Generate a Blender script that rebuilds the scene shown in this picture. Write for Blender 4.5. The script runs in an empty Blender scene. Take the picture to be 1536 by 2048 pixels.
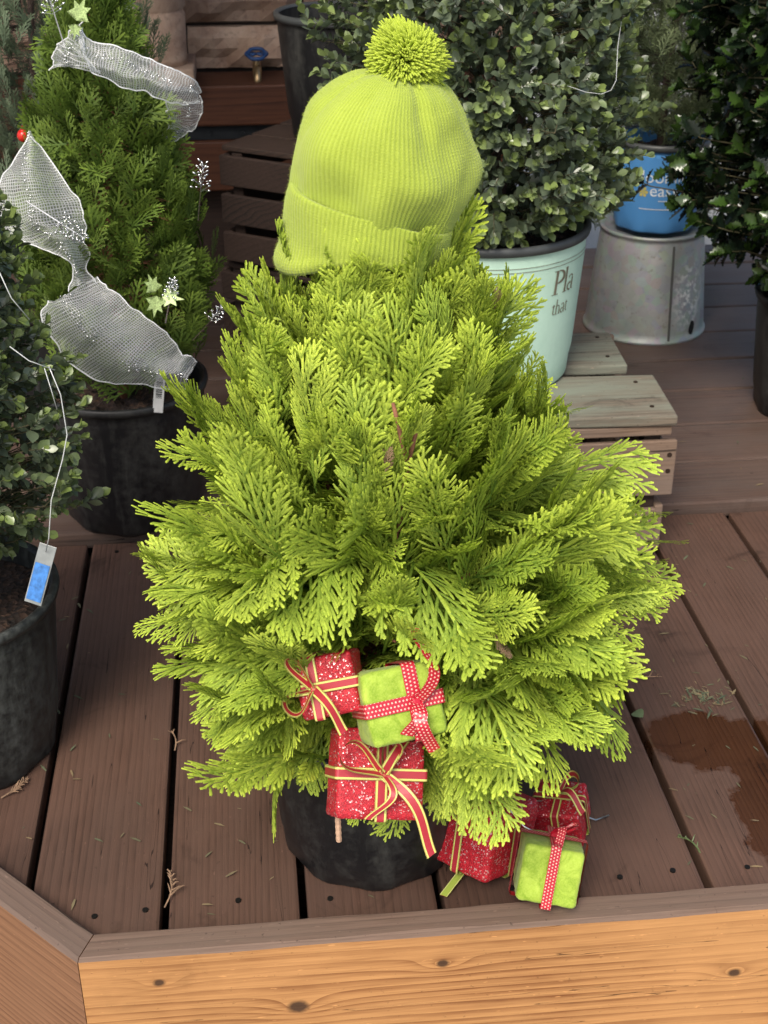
import bpy, bmesh, math, random
import numpy as np
from mathutils import Vector, Matrix, Euler, noise as mnoise
R = math.radians
PI = math.pi
random.seed(7)
rng = np.random.default_rng(11)
scene = bpy.context.scene
COL = scene.collection

# ------------------------------------------------------------------ camera
CAM = np.array([0.0, 0.0, 1.40])
cd = bpy.data.cameras.new('camera')
cam = bpy.data.objects.new('camera', cd)
COL.objects.link(cam)
cam.location = CAM
cam.rotation_euler = (R(90 - 28.6), 0, R(-5.9))
cd.sensor_fit = 'VERTICAL'
cd.sensor_height = 24.0
cd.lens = 24.0 * 2700 / 2048
cd.clip_start = 0.05
cd.clip_end = 500
cd.dof.use_dof = True
cd.dof.focus_distance = 1.75
cd.dof.aperture_fstop = 8.0
scene.camera = cam

# ------------------------------------------------------------------ world, sun, exposure
SUN_EL, SUN_AZ = 50.0, 205.0          # azimuth measured clockwise from +Y
w = bpy.data.worlds.new('World')
scene.world = w
w.use_nodes = True
wn = w.node_tree.nodes
bg = wn['Background']
sky = wn.new('ShaderNodeTexSky')
sky.sky_type = 'NISHITA'
sky.sun_disc = False
sky.sun_elevation = R(SUN_EL)
sky.sun_rotation = R(SUN_AZ)
sky.dust_density = 4.0
sky.air_density = 1.0
sky.ozone_density = 0.6
w.node_tree.links.new(sky.outputs[0], bg.inputs[0])
bg.inputs[1].default_value = 0.15
sd = bpy.data.lights.new('sun', 'SUN')
sd.energy = 2.0
sd.angle = R(22)
sd.color = (1.0, 0.95, 0.87)
sun = bpy.data.objects.new('sun', sd)
COL.objects.link(sun)
sv = Vector((math.sin(R(SUN_AZ)) * math.cos(R(SUN_EL)), math.cos(R(SUN_AZ)) * math.cos(R(SUN_EL)), math.sin(R(SUN_EL))))
sun.rotation_euler = sv.to_track_quat('Z', 'Y').to_euler()
sun.location = (0, -3, 6)
scene.view_settings.view_transform = 'Standard'
scene.view_settings.look = 'None'
scene.view_settings.gamma = 1
scene.view_settings.use_curve_mapping = False
scene.view_settings.exposure = 0.42
scene.render.engine = 'CYCLES'
scene.cycles.max_bounces = 5
scene.cycles.diffuse_bounces = 3
scene.cycles.glossy_bounces = 2
scene.cycles.transparent_max_bounces = 12

# ------------------------------------------------------------------ helpers
def link(o, parent=None):
    COL.objects.link(o)
    if parent is not None:
        o.parent = parent
    return o

def thing(name, label, cat, loc=(0, 0, 0), group=None, kind=None):
    o = bpy.data.objects.new(name, None)
    o.empty_display_size = 0.05
    o.location = loc
    if label: o['label'] = label
    if cat: o['category'] = cat
    if group: o['group'] = group
    if kind: o['kind'] = kind
    return link(o)

def tag(o, label=None, cat=None, group=None, kind=None):
    if label: o['label'] = label
    if cat: o['category'] = cat
    if group: o['group'] = group
    if kind: o['kind'] = kind
    return o

def np_mesh(name, v, f, t=None, mats=(), smooth=False, uv=None, mi=None):
    """v (n,3); f (m,3) or (m,4) int arrays; t per-vertex float -> attribute 'tip'; uv per-vertex."""
    v = np.asarray(v, dtype=np.float32); f = np.asarray(f, dtype=np.int32)
    me = bpy.data.meshes.new(name)
    k = f.shape[1]
    me.vertices.add(len(v)); me.vertices.foreach_set('co', v.ravel())
    me.loops.add(f.size); me.loops.foreach_set('vertex_index', f.ravel())
    me.polygons.add(len(f))
    me.polygons.foreach_set('loop_start', np.arange(0, f.size, k, dtype=np.int32))
    me.polygons.foreach_set('loop_total', np.full(len(f), k, dtype=np.int32))
    if mi is not None: me.polygons.foreach_set('material_index', np.asarray(mi, dtype=np.int32))
    if smooth: me.polygons.foreach_set('use_smooth', np.ones(len(f), dtype=bool))
    if uv is not None:
        l = me.uv_layers.new(name='UVMap')
        l.data.foreach_set('uv', np.asarray(uv, dtype=np.float32)[f.ravel()].ravel())
    me.update(calc_edges=True)
    if t is not None:
        a = me.attributes.new('tip', 'FLOAT', 'POINT'); a.data.foreach_set('value', np.asarray(t, dtype=np.float32))
    for m in mats: me.materials.append(m)
    me.validate()
    return me

def obj(name, me, parent=None, loc=None, rot=None):
    o = bpy.data.objects.new(name, me)
    if loc is not None: o.location = loc
    if rot is not None: o.rotation_euler = rot
    return link(o, parent)

class MB:
    """plain mesh collector with per-face material index and per-vertex uv"""
    def __init__(s): s.v = []; s.f = []; s.m = []; s.uv = []
    def add(s, vs, fs, mi=0, uvs=None):
        b = len(s.v)
        s.v += [tuple(p) for p in vs]
        s.uv += list(uvs) if uvs is not None else [(0, 0)] * len(vs)
        for q in fs: s.f.append(tuple(i + b for i in q)); s.m.append(mi)
    def box(s, c, d, rot=None, mi=0):
        x, y, z = d[0] / 2, d[1] / 2, d[2] / 2
        vs = [Vector(p) for p in ((-x,-y,-z),(x,-y,-z),(x,y,-z),(-x,y,-z),(-x,-y,z),(x,-y,z),(x,y,z),(-x,y,z))]
        if rot is not None: vs = [rot @ p for p in vs]
        vs = [p + Vector(c) for p in vs]
        s.add(vs, [(0,3,2,1),(4,5,6,7),(0,1,5,4),(1,2,6,5),(2,3,7,6),(3,0,4,7)], mi)
    def tube(s, pts, rad, n=6, mi=0, cap=True):
        pts = [Vector(p) for p in pts]; k = len(pts)
        rs = rad if isinstance(rad, (list, tuple)) else [rad] * k
        vs = []; ref = None
        for i, p in enumerate(pts):
            d = (pts[min(i + 1, k - 1)] - pts[max(i - 1, 0)])
            if d.length < 1e-9: d = Vector((0, 0, 1))
            d.normalize()
            if ref is None: ref = d.orthogonal().normalized()
            else:
                ref = ref - d * ref.dot(d)
                ref = ref.normalized() if ref.length > 1e-6 else d.orthogonal().normalized()
            b = d.cross(ref)
            for j in range(n):
                a = 2 * PI * j / n
                vs.append(p + (ref * math.cos(a) + b * math.sin(a)) * rs[i])
        fs = [(i * n + j, i * n + (j + 1) % n, (i + 1) * n + (j + 1) % n, (i + 1) * n + j) for i in range(k - 1) for j in range(n)]
        if cap:
            fs.append(tuple(reversed(range(n)))); fs.append(tuple(range((k - 1) * n, k * n)))
        s.add(vs, fs, mi)
    def lathe(s, prof, n=64, mi=0, close=False, wob=None):
        k = len(prof); vs = []; uvs = []
        for i, (r, z) in enumerate(prof):
            for j in range(n):
                a = 2 * PI * j / n
                rr = r * (1 + (wob(a, z) if wob else 0))
                vs.append((rr * math.cos(a), rr * math.sin(a), z)); uvs.append((j / n, i / max(1, k - 1)))
        fs = [(i * n + j, i * n + (j + 1) % n, (i + 1) * n + (j + 1) % n, (i + 1) * n + j) for i in range(k - 1) for j in range(n)]
        s.add(vs, fs, mi, uvs)
    def strip(s, path, wdir, width, mi=(0, 1), th=0.0006, u0=0.0):
        """flat ribbon: front face mi[0], back face mi[1]; uv = (metres along, 0..1 across)"""
        k = len(path); P = [Vector(p) for p in path]; W = [Vector(q).normalized() for q in wdir]
        ws = width if isinstance(width, (list, tuple)) else [width] * k
        u = u0; F = []; B = []; uvs = []
        for i in range(k):
            if i: u += (P[i] - P[i - 1]).length
            d = (P[min(i + 1, k - 1)] - P[max(i - 1, 0)])
            nrm = d.cross(W[i]); nrm = nrm.normalized() if nrm.length > 1e-9 else Vector((0, 0, 1))
            for sgn in (-1, 1): F.append(P[i] + W[i] * ws[i] / 2 * sgn + nrm * th / 2); B.append(P[i] + W[i] * ws[i] / 2 * sgn - nrm * th / 2)
            uvs += [(u, 0), (u, 1)]
        fs = [(2 * i, 2 * i + 2, 2 * i + 3, 2 * i + 1) for i in range(k - 1)]
        s.add(F, fs, mi[0], uvs)
        s.add(B, [tuple(reversed(q)) for q in fs], mi[1], uvs)
    def build(s, name, mats, parent=None, loc=None, rot=None, smooth=False, bevel=0, seg=2, sub=0):
        me = bpy.data.meshes.new(name); me.from_pydata(s.v, [], s.f)
        me.polygons.foreach_set('material_index', s.m)
        l = me.uv_layers.new(name='UVMap')
        li = np.zeros(len(me.loops), dtype=np.int32); me.loops.foreach_get('vertex_index', li)
        l.data.foreach_set('uv', np.array(s.uv, dtype=np.float32)[li].ravel())
        if smooth: me.polygons.foreach_set('use_smooth', [True] * len(s.f))
        me.update()
        for m in (mats if isinstance(mats, (list, tuple)) else [mats]): me.materials.append(m)
        o = obj(name, me, parent, loc, rot)
        if bevel:
            b = o.modifiers.new('bevel', 'BEVEL'); b.width = bevel; b.segments = seg; b.limit_method = 'ANGLE'; b.angle_limit = R(40)
        if sub:
            b = o.modifiers.new('subdivision', 'SUBSURF'); b.levels = sub; b.render_levels = sub
        return o

# ------------------------------------------------------------------ material helpers
class NT:
    def __init__(s, name):
        s.m = bpy.data.materials.new(name); s.m.use_nodes = True
        s.t = s.m.node_tree; s.n = s.t.nodes; s.b = s.n['Principled BSDF']; s.out = s.n['Material Output']
    def new(s, t, **kw):
        n = s.n.new(t)
        for k, v in kw.items(): setattr(n, k, v)
        return n
    def l(s, a, b): s.t.links.new(a, b)
    def setin(s, sock, v):
        if hasattr(v, 'is_output') or isinstance(v, bpy.types.NodeSocket): s.l(v, sock)
        else: sock.default_value = v
    def math(s, op, a, b=0.0, c=None, clamp=False):
        n = s.new('ShaderNodeMath', operation=op, use_clamp=clamp); s.setin(n.inputs[0], a); s.setin(n.inputs[1], b)
        if c is not None: s.setin(n.inputs[2], c)
        return n.outputs[0]
    def vmath(s, op, a, b=(0, 0, 0)):
        n = s.new('ShaderNodeVectorMath', operation=op); s.setin(n.inputs[0], a); s.setin(n.inputs[1], b)
        return n.outputs['Value'] if op in ('LENGTH', 'DISTANCE', 'DOT_PRODUCT') else n.outputs[0]
    def mix(s, f, a, b, blend='MIX'):
        n = s.new('ShaderNodeMix', data_type='RGBA', blend_type=blend); s.setin(n.inputs[0], f)
        for i, v in ((6, a), (7, b)):
            if isinstance(v, bpy.types.NodeSocket): s.l(v, n.inputs[i])
            else: n.inputs[i].default_value = (*v, 1) if len(v) == 3 else v
        return n.outputs[2]
    def noise(s, vec, scale, detail=4, rough=.55, dist=0, out='Fac'):
        n = s.new('ShaderNodeTexNoise'); s.setin(n.inputs['Vector'], vec)
        n.inputs['Scale'].default_value = scale; n.inputs['Detail'].default_value = detail
        n.inputs['Roughness'].default_value = rough; n.inputs['Distortion'].default_value = dist
        return n.outputs[out]
    def ramp(s, f, stops, interp='LINEAR'):
        n = s.new('ShaderNodeValToRGB'); s.l(f, n.inputs[0]); e = n.color_ramp; e.interpolation = interp
        while len(e.elements) > 1: e.elements.remove(e.elements[-1])
        e.elements[0].position = stops[0][0]; e.elements[0].color = (*stops[0][1], 1) if len(stops[0][1]) == 3 else stops[0][1]
        for p, c in stops[1:]:
            q = e.elements.new(p); q.color = (*c, 1)
        return n.outputs[0]
    def remap(s, v, a, b, c=0.0, d=1.0):
        n = s.new('ShaderNodeMapRange'); s.setin(n.inputs[0], v)
        for i, q in enumerate((a, b, c, d)): n.inputs[i + 1].default_value = q
        return n.outputs[0]
    def pos(s): return s.new('ShaderNodeNewGeometry').outputs['Position']
    def objco(s): return s.new('ShaderNodeTexCoord').outputs['Object']
    def uv(s): return s.new('ShaderNodeTexCoord').outputs['UV']
    def rand(s): return s.new('ShaderNodeObjectInfo').outputs['Random']
    def attr(s, n): return s.new('ShaderNodeAttribute', attribute_name=n).outputs['Fac']
    def scale(s, v, sc): return s.vmath('MULTIPLY', v, sc)
    def xyz(s, v):
        n = s.new('ShaderNodeSeparateXYZ'); s.l(v, n.inputs[0]); return n.outputs
    def bump(s, h, strength=.3, dist=.002, prev=None):
        n = s.new('ShaderNodeBump'); s.l(h, n.inputs['Height']); n.inputs['Strength'].default_value = strength; n.inputs['Distance'].default_value = dist
        if prev is not None: s.l(prev, n.inputs['Normal'])
        return n.outputs[0]
    def fin(s, col=None, rough=None, normal=None, metal=None, spec=None):
        for k, v in (('Base Color', col), ('Roughness', rough), ('Normal', normal), ('Metallic', metal), ('Specular IOR Level', spec)):
            if v is None: continue
            if isinstance(v, tuple) and len(v) == 3: v = (*v, 1)
            s.setin(s.b.inputs[k], v)
        return s.m

def wood(name, dark, light, axis=0, fine=1.0, rough=.75, contrast=1.0, ring=9.0, coord='pos', grey=None, knots=(), stain=False, speck=.5, warpk=3.4, smudge=0.0):
    """long-grain timber: stretched ring bands, pores and blotches"""
    t = NT(name)
    p = t.pos() if coord == 'pos' else t.objco()
    r = t.rand()
    off = t.vmath('SCALE', (7.3, 3.1, 5.7)); off.node.inputs['Scale'].default_value = 1
    t.setin(off.node.inputs['Scale'], t.math('MULTIPLY', r, 13.0))
    p0 = p
    p = t.vmath('ADD', p, off)
    s_long, s_x = .055, 1.0
    sc = [s_x] * 3; sc[axis] = s_long
    q = t.scale(p, tuple(sc))
    warp = t.noise(q, 5.0, 3, .5)
    dist = t.math('MULTIPLY', warp, warpk)
    kd = None
    for (kx, ky, kz, kr) in knots:
        # knots bend the growth rings round them
        dv = t.vmath('SUBTRACT', p0, (kx, ky, kz)); ksc = [1, 1, 1]; ksc[axis] = .42
        d = t.vmath('LENGTH', t.scale(dv, tuple(ksc)))
        g = t.math('MULTIPLY', t.math('EXPONENT', t.math('MULTIPLY', d, -1 / (kr * 1.5))), 1.1)
        dist = t.math('ADD', dist, g)
        d2 = t.vmath('LENGTH', t.scale(dv, (.8, 1, 1)))
        e = t.remap(t.math('ADD', d2, t.math('MULTIPLY', t.noise(p0, 90, 2), kr * .5)), kr * .95, kr * 1.6, 1, 0)
        kd = e if kd is None else t.math('MAXIMUM', kd, e)
    sep = t.xyz(q)
    lin = t.math('ADD', t.math('MULTIPLY', sep[(axis + 1) % 3], ring * fine * 2.0), t.math('MULTIPLY', sep[(axis + 2) % 3], ring * fine * 2.3))
    ph = t.math('ADD', t.math('MULTIPLY', lin, 1.0), dist)
    saw = t.math('FRACT', t.math('MULTIPLY', ph, 2.6))
    band = t.math('POWER', saw, 2.6)
    fib = t.noise(t.scale(q, tuple([1.0 if i != axis else .6 for i in range(3)])), 260 * fine, 3, .6)
    blot = t.noise(p, 5.5, 4, .6)
    f = t.math('ADD', t.math('MULTIPLY', t.math('MULTIPLY', band, t.remap(t.noise(t.scale(q, (1, 1, 1)), 9, 2, .5), .3, .7, .25, 1.2)), .45 * contrast), t.math('MULTIPLY', fib, .72))
    f = t.remap(f, .20, .76, 0, 1)
    col = t.mix(f, light, dark)
    col = t.mix(t.remap(blot, .35, .75, 0, .55), col, tuple(c * .72 for c in light))
    if grey is not None:
        gm = t.noise(t.scale(p, tuple([4.0 if i == axis else 22.0 for i in range(3)])), 1.0, 5, .65)
        col = t.mix(t.remap(gm, .35, .65, 0.1, .8), col, grey)
    # per-board tone
    col = t.mix(1.0, col, t.ramp(r, [(0, (.82, .80, .80)), (.5, (1.0, 1.0, 1.0)), (1, (1.1, 1.08, 1.04))]), 'MULTIPLY')
    sp = t.noise(p0, 130, 3, .6)
    col = t.mix(t.remap(sp, .66, .74, 0, speck), col, tuple(c * .3 for c in dark))
    sc2 = t.noise(t.scale(p0, tuple([60.0 if i == axis else 260.0 for i in range(3)])), 1.0, 2, .5)
    col = t.mix(t.remap(sc2, .70, .78, 0, speck * .8), col, tuple(min(1, c * 2.0) for c in light))
    if smudge:
        sm_ = t.noise(t.vmath('ADD', p0, (3.1, 1.7, 0)), 5.5, 5, .62, 1.1); col = t.mix(t.remap(sm_, .60, .72, 0, smudge), col, tuple(c * .55 for c in dark))
        pl_ = t.noise(p0, 2.3, 4, .6, .5); col = t.mix(t.remap(pl_, .45, .75, 0, .45), col, tuple(min(1, c * 1.35) for c in light))
        ck = t.noise(t.scale(p, tuple([2.2 if i == axis else 55.0 for i in range(3)])), 1.0, 2, .4); ckm = t.math('LESS_THAN', t.math('ABSOLUTE', t.math('SUBTRACT', ck, .66)), .0035); col = t.mix(t.math('MULTIPLY', ckm, .75), col, tuple(c * .25 for c in dark))
    ro = t.math('ADD', t.math('MULTIPLY', fib, .18), rough - .09)
    if kd is not None:
        col = t.mix(t.math('MULTIPLY', kd, .92), col, (.045, .022, .012))
    if stain:
        wv = t.vmath('ADD', p0, t.vmath('MULTIPLY', t.vmath('SUBTRACT', t.noise(p0, 14, 4, .6, out='Color'), (.5, .5, .5)), (.085, .085, 0)))
        def blob(c, a, b, ang):
            d = t.vmath('SUBTRACT', wv, c)
            mp = t.new('ShaderNodeVectorRotate', rotation_type='Z_AXIS'); t.l(d, mp.inputs['Vector']); mp.inputs['Angle'].default_value = ang
            return t.vmath('LENGTH', t.scale(mp.outputs[0], (1 / a, 1 / b, 0)))
        m = None
        for args in (((.735, 1.705, 0), .128, .075, R(18)), ((.84, 1.66, 0), .13, .08, R(30)), ((.755, 1.525, 0), .05, .14, R(4)), ((.80, 1.46, 0), .07, .09, 0)):
            e = blob(*args); m = e if m is None else t.math('MINIMUM', m, e)
        m = t.remap(t.math('ADD', m, t.math('MULTIPLY', t.math('SUBTRACT', t.noise(p0, 70, 3, .6), .5), .16)), .94, 1.06, 1, 0)
        col = t.mix(m, col, t.mix(1.0, col, (.60, .44, .30), 'MULTIPLY'))
        ro = t.math('SUBTRACT', ro, t.math('MULTIPLY', m, .40))
    h = t.math('ADD', t.math('MULTIPLY', f, -.6), t.math('MULTIPLY', blot, .3))
    return t.fin(col, ro, t.bump(h, .35, .0016), spec=.35)

def leafmat(name, young, old, rough=.5, trans=.25, spec=.5, var=.35, back=None, p=1.0, scales=False):
    t = NT(name)
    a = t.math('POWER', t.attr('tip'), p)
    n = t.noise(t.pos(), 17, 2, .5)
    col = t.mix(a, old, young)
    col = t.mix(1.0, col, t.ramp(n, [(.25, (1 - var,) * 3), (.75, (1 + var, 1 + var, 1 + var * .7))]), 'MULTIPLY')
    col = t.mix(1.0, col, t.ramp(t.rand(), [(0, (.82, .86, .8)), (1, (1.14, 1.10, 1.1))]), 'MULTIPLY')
    nb = None
    if scales:      # overlapping scale leaves
        vo = t.new('ShaderNodeTexVoronoi'); t.l(t.objco(), vo.inputs['Vector']); vo.inputs['Scale'].default_value = 380
        sc_ = t.remap(vo.outputs['Distance'], .25, .75, 0, 1); col = t.mix(t.math('MULTIPLY', sc_, .40), col, t.mix(1.0, col, (.45, .58, .45), 'MULTIPLY')); nb = t.bump(vo.outputs['Distance'], .5, -.0012)
    t.fin(col, rough, nb, spec=spec)
    tr = t.new('ShaderNodeBsdfTranslucent'); t.l(col, tr.inputs[0])
    mx = t.new('ShaderNodeMixShader'); mx.inputs[0].default_value = trans
    t.l(t.b.outputs[0], mx.inputs[1]); t.l(tr.outputs[0], mx.inputs[2]); t.l(mx.outputs[0], t.out.inputs[0])
    return t.m

def plain(name, col, rough=.5, metal=0.0, spec=.5, var=.15, scale=30, bump=0.0, streak=False):
    t = NT(name); p = t.objco()
    n = t.noise(t.scale(p, (1, 1, .25)) if streak else p, scale, 4, .6)
    c = t.mix(1.0, col, t.ramp(n, [(.3, (1 - var,) * 3), (.7, (1 + var,) * 3)]), 'MULTIPLY')
    return t.fin(c, t.math('ADD', t.math('MULTIPLY', n, .2), rough - .1), t.bump(n, bump, .002) if bump else None, metal, spec)

M = {}
M['deck'] = wood('deck_board_wood', (.024, .0125, .008), (.125, .068, .047), axis=1, fine=1.9, rough=.62, stain=True, contrast=1.0, grey=(.094, .056, .041), smudge=.75)
M['deck_rear'] = wood('rear_deck_board_wood', (.034, .020, .015), (.130, .080, .060), axis=0, fine=1.5, rough=.58, grey=(.100, .076, .065), smudge=.6)
KN = [(0.017, 1.314, -.091, .0105), (-.168, 1.314, -.024, .006), (.217, 1.314, -.03, .0065), (.637, 1.314, -.095, .007)]
M['beam'] = wood('orange_timber', (.17, .060, .017), (.50, .258, .098), axis=0, fine=1.1, rough=.72, contrast=1.25, ring=8, knots=KN, speck=.5, smudge=.22)
M['beam_side'] = wood('red_brown_timber', (.12, .05, .022), (.30, .15, .075), axis=0, fine=1.3, rough=.7, coord='obj', speck=.3)
M['beam_top'] = wood('weathered_timber_top', (.065, .040, .028), (.20, .13, .098), axis=0, fine=1.6, rough=.8, grey=(.152, .108, .084), coord='obj')
M['red_timber'] = wood('red_stained_timber', (.035, .012, .006), (.115, .042, .020), axis=0, fine=1.0, rough=.6)
M['crate_top'] = wood('pale_green_grey_crate_wood', (.05, .036, .03), (.21, .165, .12), axis=0, fine=1.4, rough=.85, grey=(.215, .245, .19), speck=1.0, smudge=.8)
M['crate'] = wood('tan_crate_wood', (.075, .045, .03), (.26, .175, .12), axis=0, fine=1.3, rough=.8, speck=.9, smudge=.7, grey=(.17, .13, .105))
M['crate_dark'] = wood('dark_crate_wood', (.012, .008, .006), (.045, .026, .019), axis=0, fine=1.3, rough=.8)

def pot_mat(name, base, rough=.42, dust=(.09, .09, .08), amt=.6):
    t = NT(name); p = t.objco()
    sm = t.noise(t.scale(p, (1, 1, .22)), 14, 6, .7, .8)
    fi = t.noise(p, 70, 4, .6)
    m = t.remap(t.math('MULTIPLY', sm, t.math('ADD', fi, .5)), .42, .85, 0, amt)
    sc = t.noise(t.scale(p, (40, 40, 6)), 1.0, 3, .6, 2.0)
    m = t.math('MAXIMUM', m, t.remap(sc, .70, .78, 0, amt * .6))
    col = t.mix(m, base, dust)
    return t.fin(col, t.math('ADD', t.math('MULTIPLY', m, .35), rough), t.bump(sm, .12, .003), spec=.4)
M['pot'] = pot_mat('black_nursery_plastic', (.009, .009, .010))
M['pot_dusty'] = pot_mat('dusty_black_plastic', (.014, .016, .016), .5, (.13, .14, .13), .8)
M['mint'] = pot_mat('mint_green_plastic', (.55, .77, .62), .38, (.40, .62, .48), .5)
M['blue'] = pot_mat('blue_plastic', (.085, .28, .60), .35, (.11, .29, .55), .5)
M['rim_grey'] = plain('grey_rim_plastic', (.06, .065, .065), .45)
def soil_mat():
    t = NT('bark_soil'); p = t.pos()
    v = t.new('ShaderNodeTexVoronoi'); t.l(p, v.inputs['Vector']); v.inputs['Scale'].default_value = 110
    c = t.ramp(v.outputs['Color'], [(.1, (.010, .007, .005)), (.6, (.035, .02, .013)), (.9, (.09, .05, .03))])
    return t.fin(c, .9, t.bump(v.outputs['Distance'], .8, .006))
M['soil'] = soil_mat()
M['bark_red'] = plain('reddish_bark', (.21, .085, .045), .8, var=.4, scale=60, bump=.4)
M['bark'] = plain('grey_brown_bark', (.06, .04, .03), .85, var=.4, scale=60, bump=.4)
M['twig'] = plain('twig_bark', (.085, .075, .035), .8, var=.3)
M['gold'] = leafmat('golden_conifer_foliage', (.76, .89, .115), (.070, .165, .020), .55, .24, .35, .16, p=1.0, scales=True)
M['arb'] = leafmat('green_arborvitae_foliage', (.20, .29, .045), (.055, .105, .020), .6, .2, .35, .3)
M['jun'] = leafmat('blue_grey_juniper_foliage', (.16, .21, .135), (.06, .09, .055), .65, .15, .3, .3)
M['farcon'] = leafmat('soft_grey_green_conifer_foliage', (.26, .32, .17), (.10, .14, .075), .65, .2, .3, .35)
M['box'] = leafmat('boxwood_leaf', (.24, .31, .10), (.125, .160, .110), .36, .10, .85, .35, p=3.2)
M['box_left'] = leafmat('dark_boxwood_leaf', (.20, .27, .08), (.098, .130, .084), .36, .10, .8, .35, p=3.2)
M['holly'] = leafmat('holly_leaf', (.05, .10, .02), (.010, .019, .012), .22, .06, .7, .35, p=4.0)
M['dry'] = plain('dry_brown_litter', (.24, .15, .09), .85, var=.4, scale=90)
M['steel'] = plain('galvanised_wire', (.55, .58, .58), .35, 1.0)

# ------------------------------------------------------------------ setting: ground
def ground_mat():
    t = NT('pale_gravel_paving'); p = t.pos()
    n = t.noise(p, 3, 6, .6); f = t.noise(p, 120, 3, .7)
    c = t.mix(n, (.22, .22, .20), (.42, .41, .38)); c = t.mix(t.remap(f, .4, .7, 0, .6), c, (.16, .17, .16))
    return t.fin(c, .9, t.bump(f, .5, .004))
g = MB(); g.add([(-60, -60, -.30), (60, -60, -.30), (60, 60, -.30), (-60, 60, -.30)], [(0, 1, 2, 3)])
tag(g.build('ground', ground_mat()), 'pale grey gravel ground around the raised timber deck', None, kind='structure')

# deck: near boards run away from the camera, rear boards run across
def plank_mesh(name, lx, ly, lz, mats, bev=.006, nx=1, ny=1, warp=.0):
    bm = bmesh.new()
    bmesh.ops.create_cube(bm, size=1)
    for v in bm.verts: v.co = Vector((v.co.x * lx, v.co.y * ly, v.co.z * lz))
    bmesh.ops.bevel(bm, geom=[e for e in bm.edges], offset=bev, segments=2, affect='EDGES', profile=.6)
    me = bpy.data.meshes.new(name); bm.to_mesh(me); bm.free()
    for m in (mats if isinstance(mats, (list, tuple)) else [mats]): me.materials.append(m)
    return me
deck = thing('deck_floor', 'dark brown timber deck boards of the platform', None, (0, 0, 0), kind='structure')
def cut_plank(x0, x1, y0, y1, c):
    """board footprint clipped by the diagonal edge x + y >= c"""
    poly = [(x0, y0), (x1, y0), (x1, y1), (x0, y1)]; out = []
    for i in range(4):
        p, q = poly[i], poly[(i + 1) % 4]; fp, fq = p[0] + p[1] - c, q[0] + q[1] - c
        if fp >= 0: out.append(p)
        if fp * fq < 0:
            s_ = fp / (fp - fq); out.append((p[0] + (q[0] - p[0]) * s_, p[1] + (q[1] - p[1]) * s_))
    xc, yc = (x0 + x1) / 2, (y0 + y1) / 2; n = len(out)
    bm = bmesh.new()
    lo = [bm.verts.new((p[0] - xc, p[1] - yc, -.019)) for p in out]; hi = [bm.verts.new((p[0] - xc, p[1] - yc, .019)) for p in out]
    bm.faces.new(list(reversed(lo))); bm.faces.new(hi)
    for i in range(n): bm.faces.new((lo[i], lo[(i + 1) % n], hi[(i + 1) % n], hi[i]))
    bmesh.ops.bevel(bm, geom=list(bm.edges), offset=.005, segments=2, affect='EDGES', profile=.6)
    me = bpy.data.meshes.new('deck_plank'); bm.to_mesh(me); bm.free(); me.materials.append(M['deck'])
    return me, (xc, yc)
pm = None
for k in range(-6, 8):
    x0 = .031 + .194 * k + .0055; x1 = x0 + .183
    if x1 + 2.40 < 1.1255: continue
    if x0 + 1.366 > 1.1255 and pm: me, c_ = pm, ((x0 + x1) / 2, (1.366 + 2.478) / 2)
    else:
        me, c_ = cut_plank(x0, x1, 1.366, 2.478, 1.1255)
        if x0 + 1.366 > 1.1255: pm = me
    o = obj('deck_plank', me, deck, (c_[0], c_[1], -.019 + random.uniform(-.0012, .0012)))
    o.rotation_euler = (0, random.uniform(-.004, .004), random.uniform(-.001, .001))
rm = plank_mesh('rear_deck_plank', 5.2, .190, .040, M['deck_rear'], .006)
for k in range(9):
    o = obj('rear_deck_plank', rm, deck, (.9, 2.490 + .199 * k + .097, .000 + random.uniform(-.0015, .0015)))
    o.rotation_euler = (random.uniform(-.004, .004), 0, 0)
b = MB(); b.box((.9, 2.80, -.11), (5.2, 2.5, .10)); b.build('deck_joist', M['crate_dark'], deck)

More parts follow.
